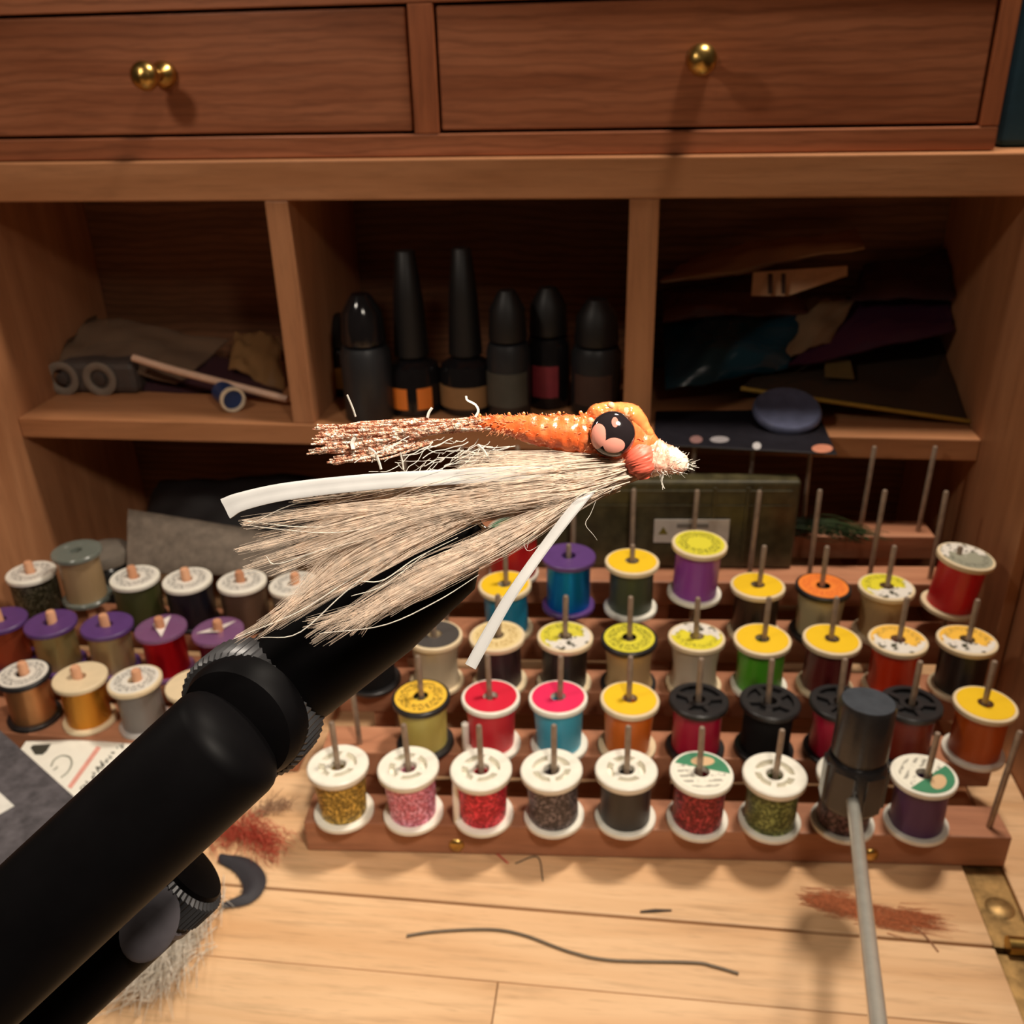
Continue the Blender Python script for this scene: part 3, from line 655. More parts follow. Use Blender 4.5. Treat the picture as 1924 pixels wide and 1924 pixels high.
# copper flash tail
def flash_mat():
    t = NT('copper_flash'); co = t.coord(); nz = t.noise(co, 1600, 2)
    t.set(col=t.ramp(nz, [(0.3, lin((196, 118, 88))), (0.48, lin((240, 178, 146))), (0.64, lin((255, 240, 220)))]), metal=0.2, rough=0.22)
    t.bump(t.noise(co, 2600, 2), 0.9, 0.0006); return t.m
M_FLASH = flash_mat()
fl = MB()
for i in range(80):
    t_ = rnd.random(); yr = 785 + 22 * rnd.random()
    tip = (rnd.choice((598, 604, 612, 640)) + rnd.gauss(0, 7), 798 + 52 * t_)
    if t_ > 0.9: tip = (590 + rnd.gauss(0, 6), 850 + rnd.gauss(0, 3))
    path = bez([fp(905 + rnd.gauss(0, 12), yr, PX * rnd.gauss(0, 8)), fp(790, 790 + (tip[1] - 790) * 0.45 + rnd.gauss(0, 5), PX * rnd.gauss(0, 10)), fp(700, 796 + (tip[1] - 796) * 0.8 + rnd.gauss(0, 4), PX * rnd.gauss(0, 10)), fp(*tip, PX * rnd.gauss(0, 9))], 16)
    path = [p + V((rnd.gauss(0, 1), rnd.gauss(0, 1), rnd.gauss(0, 1))) * PX * 1.1 for p in path]
    fl.tube(path, rnd.uniform(1.6, 3.0) * PX, 4, flat=0.35)
for i in range(16):
    path = bez([fp(800 + rnd.gauss(0, 15), 830 + rnd.gauss(0, 5), PX * 4), fp(720, 850 + rnd.gauss(0, 5), 0), fp(622 + rnd.gauss(0, 6), 869 + rnd.gauss(0, 3), PX * rnd.gauss(0, 6))], 10)
    fl.tube(path, rnd.uniform(1.4, 2.4) * PX, 4, flat=0.35)
wpart('flash_tail', fl, M_FLASH, fly, kind='stuff', label='sparkling copper flash tail')
# kinked clear fibres under the tail
kk = MB()
for i in range(48):
    x0, y0 = rnd.uniform(720, 980), 0; y0 = 842 + (x0 - 700) * 0.02 + rnd.uniform(-22, 30)
    a = rnd.gauss(2.6, 0.5); L_ = rnd.uniform(40, 120); P = []
    for j in range(7):
        P.append((x0 + math.cos(a) * L_ * j / 6 + rnd.gauss(0, 2), y0 + math.sin(a) * L_ * 0.55 * j / 6 + rnd.gauss(0, 2.6)))
    P = [(x, min(y, 886)) for x, y in P]; dz = rnd.gauss(0, 10)
    kk.tube(bez([fp(x, y, PX * dz) for x, y in P], 12), rnd.uniform(0.5, 1.0) * PX, 3, cap=False)
for pts, r_ in (([(668, 783), (662, 765), (652, 742)], 3.2), ([(893, 784), (899, 772), (893, 760), (878, 752), (876, 744)], 3.2), ([(803, 785), (806, 775), (812, 766)], 4.0),
                ([(668, 820), (662, 832), (664, 844)], 4.5), ([(692, 842), (704, 850), (712, 868), (716, 882)], 3.0), ([(752, 850), (756, 868), (758, 882)], 3.0), ([(898, 836), (908, 846), (914, 856)], 3.5)):
    kk.tube(bez([fp(x, y, -PX * 12) for x, y in pts], 10), r_ * PX, 6, flat=0.5)
wpart('kinked_fibres', kk, M_HAIRW, fly, kind='stuff')

# body: bumpy orange abdomen
def body_mat():
    t = NT('orange_body'); co = t.coord(); nz = t.noise(co, 520, 4); n2 = t.noise(co, 140, 2)
    c1 = t.ramp(nz, [(0.28, lin((206, 70, 16))), (0.48, lin((238, 112, 48))), (0.64, lin((246, 140, 82))), (0.82, lin((255, 196, 146)))])
    t.set(col=t.mix(t.math('MULTIPLY', n2, 0.35), c1, lin((240, 112, 84))), rough=0.3, coat=0.8, coatr=0.08, sss=0.15)
    t.b.inputs['Subsurface Radius'].default_value = (0.001, 0.0005, 0.0002)
    t.bump(nz, 0.6, 0.0004); return t.m
M_BODY = body_mat()
def blob(path, rads, n=24, m=60, amp=0.06, freq=5, seed=1, squash=0.9):
    """tube along control points with interpolated radius and lumps"""
    r0 = random.Random(seed); mb = MB(); pts = bez(path, m); vs, fs = [], []
    ph = [r0.uniform(0, 6.28) for _ in range(8)]
    for i, p in enumerate(pts):
        t = i / m * (len(rads) - 1); k = min(int(t), len(rads) - 2); u = t - k; u = u * u * (3 - 2 * u); r = rads[k] * (1 - u) + rads[k + 1] * u
        tg = (pts[min(i + 1, m)] - pts[max(i - 1, 0)]).normalized(); a = tg.cross(CF).normalized(); b = a.cross(tg).normalized()
        for j in range(n):
            q = 2 * math.pi * j / n
            lump = 1 + amp * (math.sin(freq * q + ph[0] + i * 0.9) * 0.5 + math.sin(i * 1.35 + ph[1]) * 0.25 + r0.uniform(-.9, .9) * 0.6)
            vs.append(p + (a * math.cos(q) + b * math.sin(q) * squash) * r * lump)
    for i in range(m):
        for j in range(n):
            l = (j + 1) % n; fs.append((i * n + j, i * n + l, (i + 1) * n + l, (i + 1) * n + j))
    fs.append(tuple(reversed(range(n)))); fs.append(tuple(m * n + j for j in range(n)))
    return mb.add(vs, fs)
wpart('body', blob([fp(872, 793), fp(940, 797), fp(1010, 808), fp(1075, 815), fp(1125, 818)], [6 * PX, 17 * PX, 29 * PX, 36 * PX, 40 * PX], amp=0.07, seed=3), M_BODY, fly, True, label='lumpy orange body')
wpart('thorax', blob([fp(1100, 812), fp(1130, 812), fp(1165, 818), fp(1205, 838), fp(1232, 852)], [26 * PX, 50 * PX, 55 * PX, 36 * PX, 24 * PX], amp=0.025, seed=5, squash=0.8), M_BODY, fly, True)
rr = random.Random(4); bumpm = MB()
for i in range(50):
    x = rr.uniform(890, 1120); s_ = (x - 880) / 240; yy = 797 - 4 + s_ * 18 - (13 + 27 * s_) * rr.uniform(0.15, 1.0)
    c_ = fp(x, yy, -PX * (8 + 26 * s_) * math.sqrt(max(0.05, 1 - ((yy - 800 - s_ * 16) / (13 + 27 * s_)) ** 2)) * 0.95)
    M4 = Matrix.Translation(c_) @ Matrix.Scale(rr.uniform(1.6, 4.2) * PX, 4)
    bumpm.lathe([(0, -1), (0.7, -0.7), (1, 0), (0.7, 0.7), (0, 1)], 8, M4)
wpart('bead_wraps', bumpm, plain('pale_orange_resin', (250, 150, 84), 0.12, 0, 0.1, coat=1.0), fly, True, kind='stuff')
# clear resin hood over the eyes
t = NT('resin_hood'); t.set(col=lin((250, 146, 84)), rough=0.06, coat=1.0, sss=0.2); t.bump(t.noise(t.coord(), 300, 3), 0.35, 0.0006); M_HOOD = t.m
t.b.inputs['Subsurface Radius'].default_value = (0.0015, 0.0008, 0.0004)
wpart('resin_hood', blob([fp(1096, 790), fp(1120, 778), fp(1150, 772), fp(1185, 783), fp(1212, 812), fp(1222, 835)], [5 * PX, 19 * PX, 17 * PX, 24 * PX, 15 * PX, 8 * PX], amp=0.05, seed=9, squash=1.7), M_HOOD, fly, True)
bl = MB()  # glossy pale beads added for the bright glints on the resin
for (x, y, r_) in ((1148, 762, 7), (1180, 776, 13), (1110, 790, 6)):
    bl.lathe([(0, -1), (0.5, -0.87), (0.87, -0.5), (1, 0), (0.87, 0.5), (0.5, 0.87), (0, 1)], 14, Matrix.Translation(fp(x, y, -PX * 26)) @ Matrix.Scale(r_ * PX, 4))
wpart('glint_bead', bl, plain('glint_resin', (255, 206, 160), 0.03, 0, 0.05, coat=1.0), fly, True)
fb = MB()
for i in range(420):
    x = rnd.uniform(885, 1225); s_ = min(1.0, (x - 880) / 240); cy = 794 + s_ * 20 + max(0, x - 1130) * 0.3; r_ = (12 + 27 * s_) * (1.25 if 1100 < x < 1190 else 1.0)
    a = rnd.uniform(0, 6.28); p0 = fp(x, cy + math.sin(a) * r_ * 0.9, -PX * abs(math.cos(a)) * r_ * 0.85); L_ = rnd.uniform(4, 11)
    p1 = p0 - CR * PX * L_ * rnd.uniform(0.2, 1.0) + CU * PX * (-math.sin(a)) * L_ * 0.7 - CF * PX * abs(math.cos(a)) * L_ * 0.5
    fb.tube([p0, (p0 + p1) / 2 + CU * PX * rnd.gauss(0, 1), p1], [1.1 * PX, 0.9 * PX, 0.4 * PX], 3, cap=False)
wpart('body_fuzz', fb, M_HAIRO, fly, kind='stuff')
# eyes
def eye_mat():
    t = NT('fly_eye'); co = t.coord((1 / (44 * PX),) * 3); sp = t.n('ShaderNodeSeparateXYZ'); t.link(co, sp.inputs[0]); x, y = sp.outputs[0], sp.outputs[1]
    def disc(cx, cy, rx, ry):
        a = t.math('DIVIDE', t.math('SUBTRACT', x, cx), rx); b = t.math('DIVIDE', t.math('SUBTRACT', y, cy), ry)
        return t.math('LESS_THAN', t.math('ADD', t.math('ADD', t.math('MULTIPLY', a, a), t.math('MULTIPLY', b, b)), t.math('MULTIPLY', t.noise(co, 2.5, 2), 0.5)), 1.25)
    pink = lin((236, 158, 140))  # skin-toned reflections painted into the colour of the dark eye
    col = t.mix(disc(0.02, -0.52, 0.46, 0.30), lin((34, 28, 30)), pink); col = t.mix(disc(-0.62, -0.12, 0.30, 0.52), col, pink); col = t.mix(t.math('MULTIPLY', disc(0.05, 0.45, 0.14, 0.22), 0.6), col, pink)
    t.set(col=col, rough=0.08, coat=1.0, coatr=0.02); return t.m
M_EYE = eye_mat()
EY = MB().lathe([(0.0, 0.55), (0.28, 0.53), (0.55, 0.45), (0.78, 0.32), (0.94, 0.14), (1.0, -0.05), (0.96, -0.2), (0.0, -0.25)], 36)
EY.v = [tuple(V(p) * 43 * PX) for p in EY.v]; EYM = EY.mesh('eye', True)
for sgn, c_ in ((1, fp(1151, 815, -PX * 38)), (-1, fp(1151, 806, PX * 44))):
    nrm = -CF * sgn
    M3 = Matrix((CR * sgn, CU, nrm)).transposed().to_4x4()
    obj('eye', EYM, M_EYE, fly, c_ - V(fly.location), M3.to_euler())['label'] = 'domed black eye with painted pink reflections'
# head, nose wraps and hook
def head_mat():
    t = NT('thread_head'); co = t.coord(); t.set(col=t.ramp(t.noise(co, 700, 3), [(0.35, lin((226, 140, 116))), (0.55, lin((244, 204, 180))), (0.7, lin((255, 240, 224)))]), rough=0.4, coat=0.4)
    t.bump(t.noise(co, 1500, 2), 0.6, 0.0003); return t.m
wpart('red_collar', blob([fp(1188, 838, -PX * 10), fp(1200, 858, -PX * 12), fp(1206, 878, -PX * 10), fp(1210, 898, -PX * 4)], [22 * PX, 32 * PX, 28 * PX, 12 * PX], amp=0.04, seed=12), plain('salmon_thread', (224, 102, 80), 0.5, 0, 0.1), fly, True)
wpart('thread_head', blob([fp(1205, 850), fp(1230, 860), fp(1255, 864), fp(1280, 872), fp(1292, 876)], [30 * PX, 36 * PX, 28 * PX, 20 * PX, 9 * PX], amp=0.06, seed=13), head_mat(), fly, True, label='pale thread-wrapped nose')
fz = MB()
for i in range(170):
    a = rnd.uniform(0, 6.28); s_ = rnd.random(); c_ = (1215 + 70 * s_, 858 + 16 * s_); r_ = (34 - 16 * s_)
    p0 = fp(c_[0] + math.cos(a) * r_ * 0.8, c_[1] + math.sin(a) * r_ * 0.8, -PX * rnd.uniform(-10, 26)); L_ = rnd.uniform(3, 10)
    if rnd.random() < 0.03: L_ *= 2.5
    p1 = fp(c_[0] + math.cos(a) * (r_ * 0.8 + L_) + rnd.gauss(4, 4), c_[1] + math.sin(a) * (r_ * 0.8 + L_) + rnd.gauss(0, 3), -PX * rnd.uniform(-10, 30))
    fz.tube([p0, (p0 + p1) / 2 + V((rnd.gauss(0, 1), rnd.gauss(0, 1), rnd.gauss(0, 1))) * PX * 1.5, p1], [0.7 * PX, 0.55 * PX, 0.3 * PX], 3, cap=False)
for i in range(5):
    p0 = fp(1243 + rnd.gauss(0, 3), 892, -PX * 10); fz.tube([p0, fp(1245 + rnd.gauss(0, 2), 905, -PX * 10), fp(1246 + rnd.gauss(0, 4), 915 + rnd.gauss(0, 4), -PX * 10)], 0.8 * PX, 3, cap=False)
wpart('head_fuzz', fz, M_HAIRW, fly, kind='stuff')
hk = MB()
hp = bez([fp(1270, 868, 0), fp(1200, 872, PX * 4), fp(1100, 880, PX * 20), fp(990, 895, PX * 70), fp(915, 925, PX * 130), fp(895, 965, PX * 160), fp(912, 995, PX * 160), fp(950, 990, PX * 140), fp(985, 965, PX * 110)], 50)
hk.tube(hp, [6 * PX] * 46 + [5 * PX, 4 * PX, 3 * PX, 2 * PX, 1 * PX], 10)
ring = [fp(1283 + 13 * math.cos(a), 872 + 9 * math.sin(a), -PX * 4 * math.cos(a)) for a in [2 * math.pi * i / 20 for i in range(20)]]
hk.tube(ring + ring[:1], 4.5 * PX, 8, cap=False)
wpart('hook', hk, plain('hook_steel', (190, 186, 170), 0.18, 1.0, 0.05), fly, True, label='bright steel hook')
# rubber legs
def ribbon(pts, wid, thick, seg=28, dd=-24):
    P = bez([fp(x, y, PX * (dd + z)) for x, y, z in pts], seg); mb = MB(); vs, fs = [], []
    for i, p in enumerate(P):
        tg = (P[min(i + 1, seg)] - P[max(i - 1, 0)]).normalized(); a = tg.cross(CF).normalized()
        k = i / seg * (len(wid) - 1); j = min(int(k), len(wid) - 2); wd = (wid[j] + (wid[j + 1] - wid[j]) * (k - j)) * PX / 2
        for q, (u, v_) in enumerate(((-1, .6), (-.7, 1), (-.25, .72), (.25, .72), (.7, 1), (1, .6), (1, -.6), (.6, -1), (-.6, -1), (-1, -.6))):
            vs.append(p + a * wd * u - CF * thick * PX * v_)
    n = 10
    for i in range(seg):
        for q in range(n): l = (q + 1) % n; fs.append((i * n + q, i * n + l, (i + 1) * n + l, (i + 1) * n + q))
    fs.append(tuple(reversed(range(n)))); fs.append(tuple(seg * n + q for q in range(n)))
    return mb.add(vs, fs)
wpart('rubber_leg', ribbon([(1100, 884, 10), (1000, 888, 0), (850, 896, -2), (690, 906, -3), (540, 923, -4), (455, 942, -4), (424, 956, -2)], [22, 26, 28, 30, 32, 34, 40], 5), M_RUB, fly, True, label='flat white rubber leg')
wpart('rubber_leg', ribbon([(1120, 912, 6), (1085, 948, 0), (1020, 1032, -2), (960, 1118, -4), (918, 1190, -4), (884, 1252, -2)], [14, 20, 19, 20, 22, 22], 5), M_RUB, fly, True, label='narrow white rubber leg hanging down')

# ------------------------------------------------------------------ the vise
def axis(c_, z_):
    z_ = V(z_).normalized(); x_ = z_.orthogonal().normalized(); y_ = z_.cross(x_)
    M4 = Matrix((x_, y_, z_)).transposed().to_4x4(); M4.translation = c_; return M4
def gear(mb, M4, r, h, n=64, depth=0.05, cham=0.12):
    prof = []
    vs, fs = [], []
    zs = [(0, 1 - cham), (h * 0.12, 1.0), (h * 0.88, 1.0), (h, 1 - cham)]
    N = n * 2
    for z, k in zs:
        for i in range(N):
            a = 2 * math.pi * i / N; rr_ = r * k * (1 - (depth if i % 2 else 0)); vs.append(M4 @ V((rr_ * math.cos(a), rr_ * math.sin(a), z)))
    for q in range(len(zs) - 1):
        for i in range(N): j = (i + 1) % N; fs.append((q * N + i, q * N + j, (q + 1) * N + j, (q + 1) * N + i))
    fs.append(tuple(reversed(range(N)))); fs.append(tuple((len(zs) - 1) * N + i for i in range(N)))
    return mb.add(vs, fs)
DV = 0.120; PV = DV / F
vend = at(424, 1397, DV - 0.006)
vfoot = at(-330, 2097, DV - 0.008)
base_xy = V((vfoot.x, vfoot.y, 0))
vise = thing('fly_tying_vise', 'black rotary fly tying vise with a knurled collar holding the fly', 'vise', (base_xy.x, base_xy.y, 0.0))
dirA = (vend - vfoot).normalized()
# main arm with a rounded end
armr = 114 * PV
pts = [vfoot + (vend - vfoot) * (i / 10) for i in range(11)]; rd = [armr] * 11
for k in range(1, 9):
    a = k / 8 * math.pi / 2; pts.append(vend + dirA * armr * 0.5 * math.sin(a)); rd.append(max(armr * math.cos(a), 1e-5))
wpart('arm', MB().tube(pts, rd, 48), M_BLACK, vise, True)
hc = at(443, 1364, DV - 0.0030)
wpart('hub', MB().lathe([(0.0, -0.0012), (84 * PV, -0.0009), (111 * PV, 0.0), (120 * PV, 0.0014), (120 * PV, 0.0036)], 44, axis(hc, at(497, 1310, DV + 0.0052) - at(452, 1352, DV))), M_BLACK, vise, True)
# collar and jaws point up to the hook bend
jaw_tip = at(905, 990, 0.1185); cdir = (jaw_tip - at(470, 1310, DV + 0.002)).normalized()
cdir = (cdir * 0.62 + CF).normalized()
cc = at(452, 1352, DV); cb_ = at(497, 1310, DV + 0.0052); cax = cb_ - cc
wpart('collar', gear(MB(), axis(cc, cax), 136 * PV, cax.length, 56, 0.03, 0.06), M_KNURL, vise, True, label='knurled black collar')
cc = cb_; cdir = (jaw_tip - cc).normalized()
js = cc - cdir * 0.001; jd = (jaw_tip - js)
wpart('jaws', MB().tube([js, js + jd * 0.2, js + jd * 0.55, js + jd * 0.85, js + jd * 1.0], [100 * PV, 104 * PV, 102 * PV, 84 * PV, 14 * PV], 36), M_BLACK, vise, True)
# lower spindle with a knurled knob and a grey pad
DB = 0.138; PB = DB / F
kend = at(312, 1676, DB); kfoot = at(-400, 2337, DB - 0.002)
dirB = (kend - kfoot).normalized()
wpart('spindle', MB().tube([kfoot, kend], 80 * PB, 40), M_BLACK, vise, True)
kb = wpart('knob', gear(MB(), axis(kend - dirB * 0.0005, dirB), 88 * PB, 0.0052, 48, 0.05), M_KNURL, vise, True, label='knurled knob at the spindle end')
wpart('cap', MB().lathe([(75 * PB, 0.0), (71 * PB, 0.0006), (44 * PB, 0.0010), (0.0, 0.0011)], 40, axis(kend + dirB * 0.0047, dirB)), M_BLACK, kb, True)
pc = at(281, 1736, DB - 84 * PB * 1.0)
ax = (at(310, 1680, DB) - at(258, 1792, DB)).normalized(); ay = ax.cross(CF).normalized(); az = ax.cross(ay)
pad = MB().lathe([(0.0, -1), (0.5, -0.86), (0.86, -0.5), (1, 0), (0.86, 0.5), (0.5, 0.86), (0.0, 1)], 28)
pad.v = [tuple(pc + ax * (p[0] * 74 * PB) + ay * (p[1] * 50 * PB) + az * (p[2] * 14 * PB)) for p in pad.v]
wpart('band', MB().lathe([(81 * PB, 0.0), (84 * PB, 0.0002), (84 * PB, 0.0012), (81 * PB, 0.0014)], 44, axis(kend - dirB * 0.0024, dirB)), M_GREYPAD, vise, True)
wpart('pad', pad, M_GREYPAD, vise, True, label='grey oval thumb pad')
# stem and foot, outside the frame
wpart('stem', MB().tube([V((vfoot.x, vfoot.y, 0.008)), V((vfoot.x, vfoot.y, vfoot.z + 0.004))], 0.0058, 24), M_BLACK, vise, True)
wpart('stem_clamp', MB().tube([kfoot, V((vfoot.x, vfoot.y, kfoot.z))], 0.006, 20), M_BLACK, vise, True)
wpart('foot', bx((base_xy.x - 0.05, base_xy.y - 0.045, 0.0004), (base_xy.x + 0.04, base_xy.y + 0.045, 0.010)), M_BLACK, vise, bevel=0.002)

# ------------------------------------------------------------------ bobbin rest on a steel rod
br_top = at(1632, 1318, 0.336); br_bot = at(1597, 1505, 0.352)
up = (br_top - br_bot).normalized()
rod0 = at(1602, 1506, 0.340); rod1 = at(1650, 1924, 0.232); rod2 = rod1 + (rod1 - rod0) * 0.25
foot_xy = V((rod2.x + 0.012, rod2.y - 0.02, 0))
tool = thing('bobbin_rest', 'steel rod with a black metal head in front of the thread rack', 'tool', (foot_xy.x, foot_xy.y, 0))
PT = 0.343 / F; Lh = (br_top - br_bot).length
head = MB().lathe([(54 * PT, 0.0), (56 * PT, Lh * 0.03), (56 * PT, Lh * 0.42), (53 * PT, Lh * 0.45), (46 * PT, Lh * 0.455), (46 * PT, Lh * 0.50), (51 * PT, Lh * 0.505), (51 * PT, Lh * 0.96), (48 * PT, Lh)], 40, axis(br_bot, up))
hd = wpart('head', head, M_BLACKTOOL, tool, True, label='turned black metal head')
wpart('sheen_disc', MB().lathe([(47 * PT, Lh * 1.001), (47 * PT, Lh * 1.006), (0.0, Lh * 1.007)], 40, axis(br_bot, up)), plain('grey_sheen', (92, 98, 106), 0.28, 0.5, 0.1), hd)  # paler disc added to paint the sheen on the head's black top
ft = MB()
for k in range(6):
    M4 = axis(br_bot, up) @ Matrix.Rotation(k * math.pi / 3 + 0.2, 4, 'Z')
    sub = MB().box((50 * PT, -20 * PT, Lh * 0.03), (57.5 * PT, 20 * PT, Lh * 0.41)); ft.add([M4 @ V(p) for p in sub.v], sub.f)
wpart('facet', ft, M_BLACKTOOL, hd, False, bevel=0.0004)
rest = bez([rod0 + CF * 0.006, rod0, (rod0 + rod1) / 2, rod1, rod2], 30) + bez([rod2 + (rod1 - rod0) * 0.03, V((foot_xy.x, foot_xy.y, rod2.z - 0.02)), V((foot_xy.x, foot_xy.y, 0.06)), V((foot_xy.x, foot_xy.y, 0.005))], 16)
wpart('rod', MB().tube(rest, 0.0023, 20), M_STEEL, tool, True, label='bright steel rod')
wpart('foot', MB().lathe([(0.022, 0.0002), (0.022, 0.004), (0.020, 0.006), (0.004, 0.007)], 40, Matrix.Translation((foot_xy.x, foot_xy.y, 0))), M_BLACK, tool, True)

# ------------------------------------------------------------------ loose things on the desk
def tuft(name, label, cat, path_px, n, length, spread, mat, rad, lift=0.004, zb=0.0, ang=None, group=None, jit=0.45):
    mb = MB(); rn = random.Random(len(label))
    P = bez([onz(x, y, zb) for x, y in path_px], 40); base = P[len(P) // 2].copy(); base.z = zb
    for i in range(n):
        k = rn.randint(0, 39); p = P[k] + V((rn.gauss(0, 1), rn.gauss(0, 1), 0)) * spread
        tg = (P[k + 1] - P[k]).normalized(); a_ = ang if ang is not None else math.atan2(tg.y, tg.x)
        a_ += rn.gauss(0, jit); L_ = length * rn.uniform(0.5, 1.2); z0 = zb + 0.0003 + abs(rn.gauss(0, 1)) * lift * 0.5
        d = V((math.cos(a_), math.sin(a_), 0))
        mb.tube([p + V((0, 0, z0 - p.z)), p + d * L_ * 0.5 + V((0, 0, z0 - p.z + abs(rn.gauss(0, lift)))), p + d * L_ + V((0, 0, z0 - p.z + abs(rn.gauss(0, lift * 0.8))))], [rad, rad * .85, rad * .4], 3, cap=False)
    o = solo(name, mb, mat, base, label, cat, group=group); return o
tuft('fur_tuft', 'small tuft of rusty red fur on the desk beside the vise', 'fur', [(405, 1575), (440, 1562), (480, 1572), (512, 1603)], 420, 0.010, 0.0035, hair_mat('rust_hair', (222, 104, 82), 0.2), 0.00016, 0.004, ang=-0.7)
tuft('fur_tuft', 'crumpled beige scrap of fur near the white topped olive spool', 'fur', [(475, 1540), (500, 1528), (520, 1520), (540, 1522)], 120, 0.005, 0.0018, hair_mat('beige_hair', (196, 160, 130), 0.2), 0.00018, 0.003)
tuft('fur_tuft', 'flat smear of orange brown dubbing fibres on the desk by the hinge', 'fur', [(1515, 1688), (1570, 1700), (1640, 1722), (1720, 1728)], 620, 0.013, 0.0026, hair_mat('dubbing_hair', (206, 128, 86), 0.1), 0.00011, 0.0002, ang=-0.10, jit=0.14)
tuft('fur_tuft', 'white fur scrap lying below the vise spindle', 'fur', [(385, 1690), (360, 1740), (335, 1790), (318, 1825)], 900, 0.022, 0.004, M_HAIRW, 0.00022, 0.009, ang=-1.9)
# black curved feather
mb = MB(); P = bez([onz(x, y, 0.0012) for x, y in ((414, 1612), (455, 1626), (478, 1655), (466, 1685), (418, 1704))], 40); wdt = [0.0006 + 0.0042 * math.sin(math.pi * min(1, (i / 40) * 0.85 + 0.12)) for i in range(41)]
vs, fs = [], []
for i, p in enumerate(P):
    tg = (P[min(i + 1, 40)] - P[max(i - 1, 0)]).normalized(); a = V((tg.y, -tg.x, 0))
    for u, z in ((-1, 0), (-0.5, 0.0016), (0, 0.0022), (0.5, 0.0016), (1, 0), (0, -0.0009)): vs.append(p + a * wdt[i] * u + V((0, 0, z)))
for i in range(40):
    for q in range(6): l = (q + 1) % 6; fs.append((i * 6 + q, i * 6 + l, (i + 1) * 6 + l, (i + 1) * 6 + q))
mb.add(vs, fs)
ftb = thing('feather', 'black curved feather lying on the desk beside the vise knob', 'feather', (P[20].x, P[20].y, 0))
M_FEATH = plain('black_feather', (44, 42, 48), 0.7)
wpart('vane', mb, M_FEATH, ftb, True)
bar = MB(); rn = random.Random(3)
for i in range(200):
    k = rn.randint(4, 36); p = P[k]; tg = (P[k + 1] - P[k]).normalized(); a = V((tg.y, -tg.x, 0)) * rn.choice((-1, 1, -1)); d = (a + tg * 0.5).normalized()
    bar.tube([p + a * wdt[k] * 0.8, p + a * wdt[k] * 0.8 + d * rn.uniform(0.0008, 0.0026) + V((0, 0, .0004))], [0.00012, 0.00005], 3, cap=False)
wpart('barbs', bar, M_FEATH, ftb, kind='stuff')
# wire and scraps
solo('wire', MB().tube(bez([onz(x, y, 0.0008) for x, y in ((764, 1758), (820, 1750), (920, 1746), (985, 1757), (1070, 1788), (1150, 1804), (1300, 1808), (1340, 1815), (1388, 1829))], 60), 0.00055, 8), plain('grey_wire', (112, 100, 84), 0.5, 0.4), onz(1070, 1788), 'long curved grey wire lying on the desk', 'wire', True)
solo('thread_scrap', MB().tube([onz(x, y, 0.0006) for x, y in ((1203, 1713), (1230, 1711), (1262, 1710))], [0.0004, 0.0007, 0.0003], 6), plain('scrap_dark', (70, 60, 52), 0.8), onz(1230, 1711), 'short dark thread scrap on the desk near the rack', 'thread', True)
solo('thread_scrap', MB().tube(bez([onz(x, y, 0.0004) for x, y in ((1715, 1738), (1740, 1760), (1763, 1788))], 10), 0.0003, 6), plain('scrap_brown', (150, 104, 74), 0.8), onz(1740, 1760), 'fine brown fibre trailing from the orange dubbing smear', 'thread', True)
solo('thread_scrap', MB().tube(bez([onz(x, y, 0.0004) for x, y in ((905, 1592), (930, 1602), (955, 1622))], 10), 0.0003, 6), plain('scrap_red', (200, 60, 60), 0.8), onz(930, 1602), 'thin red thread end on the desk below the rack', 'thread', True)
solo('thread_scrap', MB().tube(bez([onz(x, y, 0.0004) for x, y in ((968, 1622), (1010, 1610), (1020, 1655)) ], 10), 0.00028, 6), plain('scrap_dark', (70, 60, 52), 0.8), onz(1010, 1615), 'thin dark hooked thread end on the desk below the rack', 'thread', True)
# two bright plastic pegs between spools
for (px, py0, py1, row, lab) in ((857, 1474, 1520, 0, 'small glossy white peg between the pink and red glitter spools'), (874, 1360, 1384, 1, 'small glossy white peg between the straw and red spools')):
    x0 = ony(px, py1, ROWY[row] + TT * ony(px, py1, ROWY[row]).x - 0.004); x1 = ony(px, py0, x0.y)
    z0 = ROWZ[row] + .0002
    solo('peg', MB().tube([V((x0.x, x0.y, z0)), V((x0.x, x0.y, z0 + .0006)), V((x1.x, x1.y, x1.z)), V((x1.x, x1.y, x1.z + .0007))], [0.0011, 0.0016, 0.0017, 0.0009], 12), plain('bright_white', (255, 252, 240), 0.2, 0, 0.02), (x0.x, x0.y, z0), lab, 'peg', True)

# ------------------------------------------------------------------ black box and hook packet
zb = 0.030; a = onz(0, 1370, zb); b = onz(145, 1500, zb); dx = (b - a); dx.z = 0; dx.normalize(); dyv = V((dx.y, -dx.x, 0))
o0 = b - dx * 0.14
box = thing('storage_box', 'charcoal grey cardboard box with a white sticker beside the vise', 'box', (o0 + dx * 0.07 + dyv * 0.05).xy.to_3d())
bm_ = plain('charcoal_card', (86, 82, 86), 0.75, 0, 0.25)
def slab(p0, ux, uy, lx, ly, z0, z1): return MB().prism([V((p0.x, p0.y, z0)) + ux * i * lx + uy * j * ly for i, j in ((0, 0), (0, 1), (1, 1), (1, 0))], (0, 0, z1 - z0))
wpart('body', slab(o0 + dx * 0.001 + dyv * 0.001, dx, dyv, 0.168, 0.098, 0.0003, 0.018), bm_, box, bevel=0.0006)
wpart('lid', slab(o0, dx, dyv, 0.17, 0.10, 0.0182, zb), bm_, box, bevel=0.0008)
st = onz(27, 1515, zb); s2 = onz(0, 1490, zb); s3 = onz(0, 1536, zb)
sx = (st - s2).normalized(); sy = V((sx.y, -sx.x, 0))
wpart('sticker', slab(st - sx * 0.03, sx, sy, 0.03, 0.020, zb + .0001, zb + .0003), plain('sticker_white', (228, 226, 218), 0.5), box)
